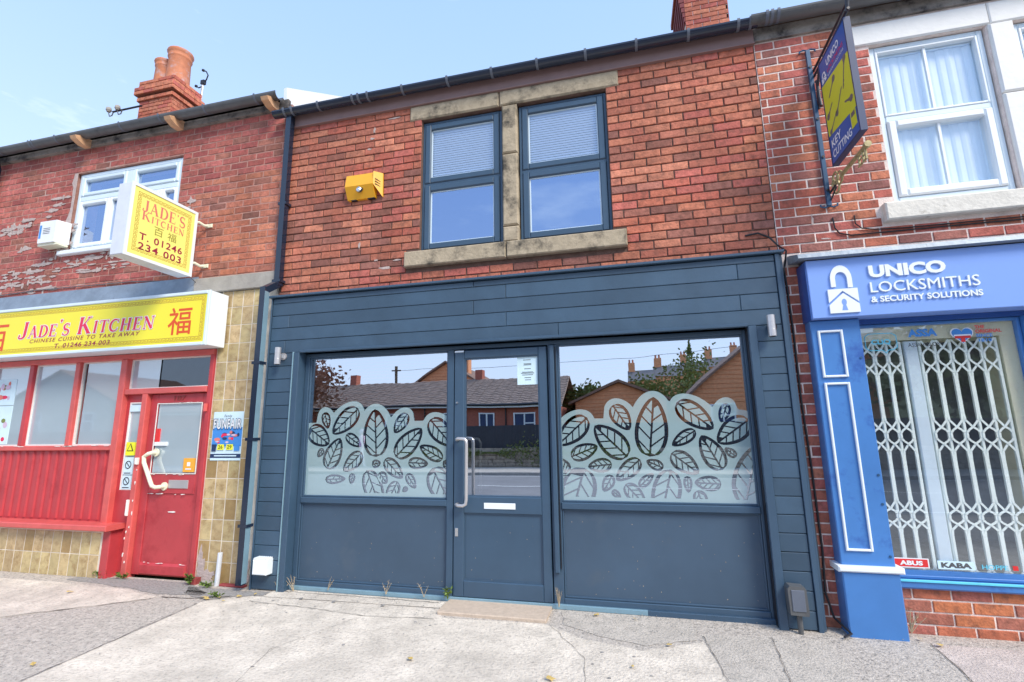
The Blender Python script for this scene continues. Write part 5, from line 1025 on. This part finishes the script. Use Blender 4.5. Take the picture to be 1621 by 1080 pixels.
sprig(-.60, -.05, 3, .13, STRAW, 'dry sprig standing against the middle of the left shop panel', seed=3)
sprig(.01 - .25, -.05, 3, .13, STRAW, 'dry sprig standing against the right end of the left shop panel', seed=4)
sprig(-.02, -.06, 5, .10, WEED, 'thin green weed at the hinge side foot of the glazed door', True, .03, seed=5)
sprig(.93, -.06, 6, .16, STRAW, 'dry brown weed at the foot of the post right of the glazed door', spread=.05, seed=6)
sprig(-3.78, -.08, 12, .07, WEED, 'low green weed at the foot of the red door post', True, .10, seed=7)
sprig(-3.52, -.07, 9, .06, WEED, 'small green weed below the red door', True, .10, seed=8)
sprig(-2.66, -.10, 14, .12, WEED, 'green weed tuft where the red door frame meets the tiled pillar', True, .06, seed=9)
sprig(-2.42, -.13, 9, .05, WEED, 'low green weed in front of the stub pipe', True, .08, seed=10)
sprig(3.36, -.06, 12, .16, STRAW, 'straw coloured weed between blue plinth and low brick wall', spread=.10, seed=11)
sprig(-2.1, -.33, 8, .04, WEED, 'tiny weed in the asphalt gap near the downpipe', True, .06, seed=12)
sprig(-1.66, -.09, 6, .14, STRAW, 'dry weed at the bottom of the left cladding corner', spread=.06, seed=13)
leaf_me = None; rnd = random.Random(9)
LP = [(1.23, -.12), (1.52, -.14), (1.74, -.53), (1.50, -.87), (1.03, -1.11), (.11, -1.05), (-1.9, -.30), (-1.8, -.22), (-2.2, -.38), (-2.28, -1.6), (3.38, -.12), (3.45, -.2), (-2.05, -.36), (-2.15, -.40), (-1.95, -.42), (-3.6, -.5)]
def leafmesh(s):
    P = []; r = random.Random(s)
    for i in range(9):
        a = i / 9 * 2 * math.pi; rr = .02 * (1 + .5 * (i % 2)) * r.uniform(.7, 1.1); P.append((rr * math.cos(a) * 1.5, rr * math.sin(a), r.uniform(.0, .010)))
    me = bpy.data.meshes.new('fallen_leaf'); me.from_pydata([(0, 0, .012)] + P, [], [(0, i + 1, (i + 1) % 9 + 1) for i in range(9)]); me.materials.append(DRYL); return me
LM = [leafmesh(i) for i in range(4)]
for i, (x, y) in enumerate(LP):
    o = bpy.data.objects.new('fallen_leaf', LM[i % 4]); COL.objects.link(o); o.location = (x, y, GZ(y) + .014); o.rotation_euler = (rnd.uniform(-.2, .2), rnd.uniform(-.2, .2), rnd.uniform(0, 6)); sc_ = rnd.uniform(.4, .8); o.scale = (sc_,) * 3
    tag(o, 'dry curled yellow brown leaf lying on the pavement', 'leaf', 'fallen leaves scattered on the pavement')
rnd = random.Random(4); ston = MB()
for i in range(700):
    x = rnd.uniform(-4.2, 3.4); y = -rnd.expovariate(6.5 if i % 3 else 2.5) - .04
    if y < -1.7: continue
    s = rnd.uniform(.002, .006); z = GZ(y) + .010; ston.add([(x - s, y, z), (x, y - s, z), (x + s, y, z), (x, y + s, z), (x, y, z + s)], [(0, 1, 4), (1, 2, 4), (2, 3, 4), (3, 0, 4)])
def crack(pts, w_):
    mb = MB(); P = []
    for p, q in zip(pts, pts[1:]):
        n_ = max(3, int(math.hypot(q[0] - p[0], q[1] - p[1]) / .05))
        P += [(p[0] + (q[0] - p[0]) * i / n_ + rnd.uniform(-.008, .008), p[1] + (q[1] - p[1]) * i / n_ + rnd.uniform(-.008, .008)) for i in range(n_)]
    for i, (x, y) in enumerate(P):
        a = P[max(i - 1, 0)]; b = P[min(i + 1, len(P) - 1)]; d_ = math.hypot(b[0] - a[0], b[1] - a[1]) or 1; nx, ny = -(b[1] - a[1]) / d_ * w_, (b[0] - a[0]) / d_ * w_; k = rnd.uniform(.4, 1.3)
        for sg in (1, -1): mb.v.append((x + nx * k * sg, y + ny * k * sg, GZ(y) + .0065))
        if i: n2 = len(mb.v); mb.f.append((n2 - 4, n2 - 3, n2 - 1, n2 - 2))
    mb.build('pavement_crack', mat('crack_dirt', (.12, .105, .09), 1), None, kind='structure', fix=False)
crack([(-1.75, -.36), (-1.1, -.40), (-.5, -.46), (.05, -.40)], .003); crack([(.9, -.34), (1.2, -.8), (1.28, -1.5)], .0013); crack([(-2.62, -.42), (-2.3, -.40), (-1.95, -.27)], .006)
crack([(-3.85, -1.45), (-3.45, -1.0), (-2.95, -.67), (-2.62, -.43)], .005); crack([(-2.12, -1.76), (-2.15, -.45)], .004); crack([(1.985, -.33), (2.09, -1.5)], .0022); crack([(2.43, -.26), (2.33, -1.4)], .0022); crack([(3.42, -.16), (3.30, -1.4)], .003); crack([(-1.6, -.09), (-.03, -.09)], .004); crack([(-.6, -.5), (-.9, -1.1), (-.7, -1.9)], .0012)
gs_ = MB()
for k in range(26):
    x, y, q_ = rnd.uniform(-2, 2), rnd.uniform(-1.5, -.3), rnd.uniform(.006, .014); gs_.prism(arc(x, y, q_, q_ * .8, 0, 320, 8), 0, .0012, lambda u, v, d_: (u, v, GZ(v) + .0025 + d_))
gs_.build('gum_spots', ASPHD, None, kind='stuff')
ston.build('loose_grit', ASPHD, None, kind='stuff', fix=False)
for i, (x, y) in enumerate([(-1.31, -.24), (-.98, -.25), (-.52, -.25), (-.0, -.26)]):
    MB().prism(arc(x, y, .018, .012, 0, 320, 7), 0, .002, lambda u, v, d_: (u, v, GZ(v) + .014 + d_)).build('drill_hole_mark', ASPHD, None, kind='structure')

# ============================================================ across the street (seen in the glass)
GB = -.36
ow = thing('garden_wall', 'low dark stone garden wall across the street', 'wall', (0, -17, GB))
st_ = MB(); rnd = random.Random(2); z = -.35
while z < .52:
    h = rnd.uniform(.13, .19); x = -45
    while x < 40: l = rnd.uniform(.25, .6); st_.box(x, x + l - .02, -16.82 + rnd.uniform(-.02, .02), -17.0, z, z + h - .015, 0); x += l
    z += h
MB().box(-45, 40, -17.2, -16.95, -.4, .55).build('core', BLACK, ow); st_.build('stones', STWALL, ow, kind='stuff')
of = thing('board_fence', 'dark board fence on top of the garden wall across the street', 'fence', (0, -17.1, .55)); x = -45; fb = MB()
while x < 40: fb.box(x, x + .145, -17.12, -17.10, .55, 1.62); x += .15
fb.build('boards', FENCEB, of, kind='stuff')
def tile_roof(parent, x0, x1, ya, za, yb, zb, m_, n=16, name='roof'):
    mb = MB(); L = n; k = .30
    for i in range(n):
        t0, t1 = i / n, (i + 1) / n; y0, z0, y1, z1 = ya + (yb - ya) * t0, za + (zb - za) * t0, ya + (yb - ya) * t1, za + (zb - za) * t1; x = x0; j = 0
        while x < x1:
            e = .025 if j % 2 else 0; mb.add([(x, y0, z0 + .05 + e), (min(x + k, x1), y0, z0 + .05 + e), (min(x + k, x1), y1, z1 + e), (x, y1, z1 + e), (x, y0, z0), (min(x + k, x1), y0, z0)], [(0, 1, 2, 3), (4, 5, 1, 0)]); x += k; j += 1
    r_ = MB().prism([(ya, za - .12), (yb, zb - .05), (2 * yb - ya, za - .12), (2 * yb - ya, za - .02), (yb, zb - .005), (ya, za - .02)], x0, x1, lambda u, v, d_: (d_, u, v)).build(name, m_, parent)
    mb.build('roof_tiles', m_, r_, kind='stuff', fix=False); return r_
def opp_window(parent, x0, x1, z0, z1, y, doorw=False):
    q = MB(); q.box(x0, x0 + .07, y, y + .06, z0, z1); q.box(x1 - .07, x1, y, y + .06, z0, z1); q.box(x0 + .07, x1 - .07, y, y + .06, z1 - .07, z1); q.box(x0 + .07, x1 - .07, y, y + .06, z0, z0 + .07); xm = (x0 + x1) / 2; q.box(xm - .04, xm + .04, y, y + .06, z0 + .07, z1 - .07)
    if not doorw: q.box(xm + .04, x1 - .07, y, y + .06, (z0 + z1) / 2 + .1, (z0 + z1) / 2 + .17)
    o = q.build('door' if doorw else 'window', UPVC, parent); MB().box(x0 + .05, x1 - .05, y - .04, y + .01, z0 + .05, z1 - .05).build('pane', NAVY, o)
bg_ = thing('bungalow', 'long brick bungalow with brown tiled roof across the street', 'house', (-10, -22, GB))
MB().box(-30, -2.3, -30, -22, GB, 2.75).build('wall', DARKBR, bg_)
tile_roof(bg_, -30.3, -2.0, -21.7, 2.85, -26, 4.65, RTILE3)
for x0, x1 in ((-4.77, -3.48), (-8.9, -7.5), (-12.5, -11.1), (-16.2, -14.9), (-20, -18.6), (-24, -22.6)): opp_window(bg_, x0, x1, .9, 2.39, -21.99)
opp_window(bg_, -6.78, -5.86, .2, 2.39, -21.99, True)
MB().box(-30.3, -2.0, -21.72, -21.62, 2.66, 2.82).build('fascia', UPVC, bg_); MB().tube([(-30.3, -21.56, 2.80), (-2.0, -21.56, 2.80)], .06, 8).build('gutter', BLACK, bg_)
for x_ in (-5.2, -10, -19): MB().tube([(x_, -21.93, GB), (x_, -21.93, 2.75)], .04, 6).build('downpipe', BLACK, bg_)
for x in (-8.2, -17.5, -25): MB().box(x, x + .5, -26.4, -25.8, 4.2, 5.3).build('chimney', DARKBR, bg_); 
def gable_house(name, label, x0, x1, yf, ze, zp, m_, depth=8, win=()):
    t = thing(name, label, 'house', ((x0 + x1) / 2, yf, GB)); xm = (x0 + x1) / 2
    MB().prism([(x0, GB), (x1, GB), (x1, ze), (xm, zp), (x0, ze)], yf - depth, yf, lambda u, v, d_: (u, d_, v)).build('wall', m_, t)
    for s, xe in ((-1, x0), (1, x1)):
        MB().prism([(xm, zp + .02), (xe + s * .4, ze - .4 * (zp - ze) / (xm - x0) + .02), (xe + s * .4, ze - .4 * (zp - ze) / (xm - x0) + .16), (xm, zp + .16)], yf - depth, yf + .3, lambda u, v, d_: (u, d_, v)).build('roof', RTILE, t)
    bd = MB(); zq = 1.6
    while zq < zp - .3:
        hw2 = (x1 - x0) / 2 * (1 if zq + .16 < ze else (zp - zq - .16) / (zp - ze)) - .05
        if hw2 > .2 and not any(zq < w4[3] and zq + .2 > w4[2] for w4 in win): bd.box(xm - hw2, xm + hw2, yf, yf + .03, zq, zq + .17)
        zq += .22
    bd.build('boarding', m_, t, kind='stuff')
    for w4 in win: opp_window(t, *w4, yf + .005)
    return t
gable_house('gable_house', 'brick gable end house reflected beside the glazed door', -15.2, -6.6, -27.5, 3.3, 6.1, FARBR)
MB().box(-10.2, -9.7, -29.5, -28.8, 5.3, 6.75).build('chimney', FARBR, bpy.data.objects['gable_house'])
gable_house('gable_house', 'low wide brick gable house opposite the right shop window', -1.6, 3.6, -24.6, 3.0, 4.05, FARBR)
gable_house('gable_house', 'tall brown brick gable house opposite the locksmith', 4.3, 13.5, -22.5, 2.75, 6.5, FARBR, 9, ((5.6, 6.8, 1.2, 2.6), (9, 10.3, 1.2, 2.6)))
gable_house('gable_house', 'pale house with white windows far left across the street', -44, -33, -22, 3.6, 6.0, CONC, 9, ((-42, -40, 1.5, 3.0), (-37, -35, 1.5, 3.0)))
for i in range(11):
    x = 1.5 + i * 3.6; zb = 5.3 + i * .62; y = -62 - i * 1.2
    t = thing('terrace_house', 'brick terraced house on the far hillside, number %s from the left in the rising row' % ('first second third fourth fifth sixth seventh eighth ninth tenth eleventh'.split()[i]), 'house', (x + 1.8, y, GB), 'terraced houses up the far hill')
    MB().box(x, x + 3.58, y - 6, y, -1, zb + 2.2).build('wall', FARBR, t); MB().prism([(y + .2, zb + 2.2), (y - 3, zb + 3.9), (y - 6.2, zb + 2.2)], x, x + 3.58, lambda u, v, d_: (d_, u, v)).build('roof', RTILE2, t)
    c_ = MB().box(x + .1, x + 1.0, y - 3.4, y - 2.6, zb + 3.2, zb + 5.0).build('chimney', FARBR, t)
    for k in range(2): MB().tube([(x + .3 + .45 * k, y - 3, zb + 5), (x + .3 + .45 * k, y - 3, zb + 5.5)], .12, 8).build('chimney_pot', POT, c_)
hill = MB(); N_ = 24
for i in range(N_ + 1):
    x = -80 + i * 8; h = 2.2 + max(0, (x + 5)) * .17
    for y, hh in ((-38, GB - .1), (-60, h), (-110, h + 6)): hill.v.append((x, y, hh if y < -40 else GB - .1))
for i in range(N_):
    for j in range(2): hill.f.append((i * 3 + j, i * 3 + j + 3, i * 3 + j + 4, i * 3 + j + 1))
hill.build('hillside', GRASSG, None, kind='structure')
def tree(x, y, h, r, m_, label, n=2600, seed=0, zc=.62, leaf=.16, conifer=False):
    rnd = random.Random(seed); t = thing('tree', label, 'tree', (x, y, GB)); tr = MB()
    tr.tube([(x, y, GB), (x + .1, y, GB + h * .35), (x, y + .1, GB + h * .7)], [h * .03, h * .022, h * .008], 8)
    for k in range(7):
        a = rnd.uniform(0, 6.28); z0 = GB + h * rnd.uniform(.3, .55); tr.tube([(x, y, z0), (x + r * .4 * math.cos(a), y + r * .4 * math.sin(a), z0 + h * .15), (x + r * .75 * math.cos(a), y + r * .75 * math.sin(a), z0 + h * .25)], [h * .012, h * .007, h * .003], 6)
    tr.build('trunk', BARK, t); cr_ = MB(); cl = []
    for k in range(34):
        v = Vector((rnd.gauss(0, 1), rnd.gauss(0, 1), rnd.gauss(0, 1))).normalized() * rnd.uniform(.35, 1)
        cl.append((Vector((x + v.x * r, y + v.y * r, GB + h * zc + v.z * h * .36)), rnd.uniform(.22, .42) * r))
    for k in range(n):
        if conifer: f_ = rnd.random() ** .7; c = Vector((x, y, GB + h * (1 - f_ * .85))); rr = r * f_; p = c + Vector((rnd.uniform(-1, 1) * rr, rnd.uniform(-1, 1) * rr, 0))
        else: c, rr = cl[k % 34]; p = c + Vector((rnd.gauss(0, .5), rnd.gauss(0, .5), rnd.gauss(0, .42))) * rr
        a = Vector((rnd.uniform(-1, 1), rnd.uniform(-1, 1), rnd.uniform(-1, 1))).normalized() * leaf; b = a.orthogonal().normalized() * leaf * .55
        cr_.add([p - a, p + b, p + a, p - b], [(0, 1, 2, 3)])
    cr_.build('crown', m_, t, fix=False); return t
tree(-17.0, -19.6, 7.2, 2.7, LEAFA, 'purple brown leaved tree across the street at the left of the reflections', 4600, 1)
tree(3.2, -30, 5.2, 3.0, LEAFM, 'round green tree behind the reflected roofs', 2400, 2); tree(7.5, -38, 7.6, 4.4, LEAFM, 'larger green tree beside the hill terraces', 2400, 3); tree(-1.2, -27.5, 4.6, 1.6, LEAFM, 'small green tree left of the low gable house', 1800, 4)
tree(7.5, -45, 10.2, 1.6, LEAFM, 'slim pointed conifer rising above the far terraces', 1200, 5, conifer=True)
tree(14.5, -18.5, 7.0, 2.8, LEAFM, 'dense green tree across the street from the locksmith', 3200, 6, leaf=.18); tree(20, -19, 8, 3.2, LEAFM, 'tall green tree furthest right across the street', 2400, 7, leaf=.2)
hd = MB(); rnd = random.Random(77)
for k in range(2600):
    x = rnd.uniform(-9, 3); p = Vector((x, -16.7 + rnd.gauss(0, .10), .42 + rnd.gauss(0, .14) * (1 + math.sin(x * 1.7)))); a = Vector((rnd.uniform(-1, 1), rnd.uniform(-1, 1), rnd.uniform(-1, 1))).normalized() * .06; b = a.orthogonal().normalized() * .035; hd.add([p - a, p + b, p + a, p - b], [(0, 1, 2, 3)])
hd.build('creeper', LEAFM, None, kind='stuff', fix=False)
lp = thing('telegraph_pole', 'wooden telegraph pole behind the bungalow roof', 'pole', (-16.5, -31, GB)); MB().tube([(-16.5, -31, GB), (-16.5, -31, 6.6)], .12, 8).build('pole', BARK, lp); MB().box(-16.9, -16.1, -31.05, -30.95, 6.2, 6.3).build('cross_arm', BARK, lp)
tag(MB().tube([(-16.5, -31, 6.25), (-8, -29.5, 5.9), (2, -28, 5.9), (12, -27, 6.4)], .012, 4).build('overhead_wire', BLACK, None), 'thin overhead wire crossing behind the reflected roofs', 'wire')
# person walking on the far pavement
def skin_mesh(verts, edges, rad, name, m_, parent, sub=1):
    me = bpy.data.meshes.new(name); me.from_pydata(verts, edges, []); o = bpy.data.objects.new(name, me); COL.objects.link(o)
    mo = o.modifiers.new('s', 'SKIN'); 
    for i, r in enumerate(rad): me.skin_vertices[0].data[i].radius = (r, r) if not isinstance(r, tuple) else r
    me.skin_vertices[0].data[0].use_root = True; o.modifiers.new('u', 'SUBSURF').levels = sub
    dg = bpy.context.evaluated_depsgraph_get(); dg.update(); nm = bpy.data.meshes.new_from_object(o.evaluated_get(dg)); bpy.data.objects.remove(o)
    vs = [tuple(v.co) for v in nm.vertices]; fs = [tuple(p.vertices) for p in nm.polygons]
    q = MB().add(vs, fs).build(name, m_, parent, smooth=True); return q
PX, PY, PZ = -10.6, -16.2, -.21
pr = thing('person', 'person in a lilac hoodie and white trousers walking on the far pavement', 'person', (PX, PY, PZ))
def pv(L): return [(PX + a, PY + b, PZ + c) for a, b, c in L]
body = skin_mesh(pv([(0, 0, .92), (0, 0, 1.12), (0, 0, 1.38), (0, 0, 1.48), (.02, 0, 1.60), (.03, 0, 1.68), (.02, .17, 1.38), (.06, .20, 1.12), (.16, .19, .90), (-.02, -.17, 1.38), (-.08, -.20, 1.12), (-.10, -.19, .88), (.0, .09, .88), (.14, .09, .50), (.22, .09, .10), (.32, .09, .04), (0, -.09, .88), (-.10, -.09, .50), (-.30, -.09, .14), (-.22, -.09, .04)]),
    [(0, 1), (1, 2), (2, 3), (3, 4), (4, 5), (2, 6), (6, 7), (7, 8), (2, 9), (9, 10), (10, 11), (0, 12), (12, 13), (13, 14), (14, 15), (0, 16), (16, 17), (17, 18), (18, 19)],
    [.14, .13, .14, .06, .09, .085, .07, .05, .035, .07, .05, .035, .10, .065, .045, .035, .10, .065, .045, .035], 'body', WTROU, pr)
body.data.materials.append(LILAC); body.data.materials.append(SKIN)
for pl in body.data.polygons:
    z = pl.center.z; x = abs(pl.center.y); pl.material_index = 1 if (z > .88 and z < 1.48 and not (x > .15 and z < .93)) else 2 if z >= 1.48 or x > .15 else 0
MB().lathe([(.02, .12), (.09, .09), (.115, .02), (.11, -.06), (.09, -.11)], (PX - .02, PY, PZ + 1.62), 14).build('hood', LILAC, pr, smooth=True)
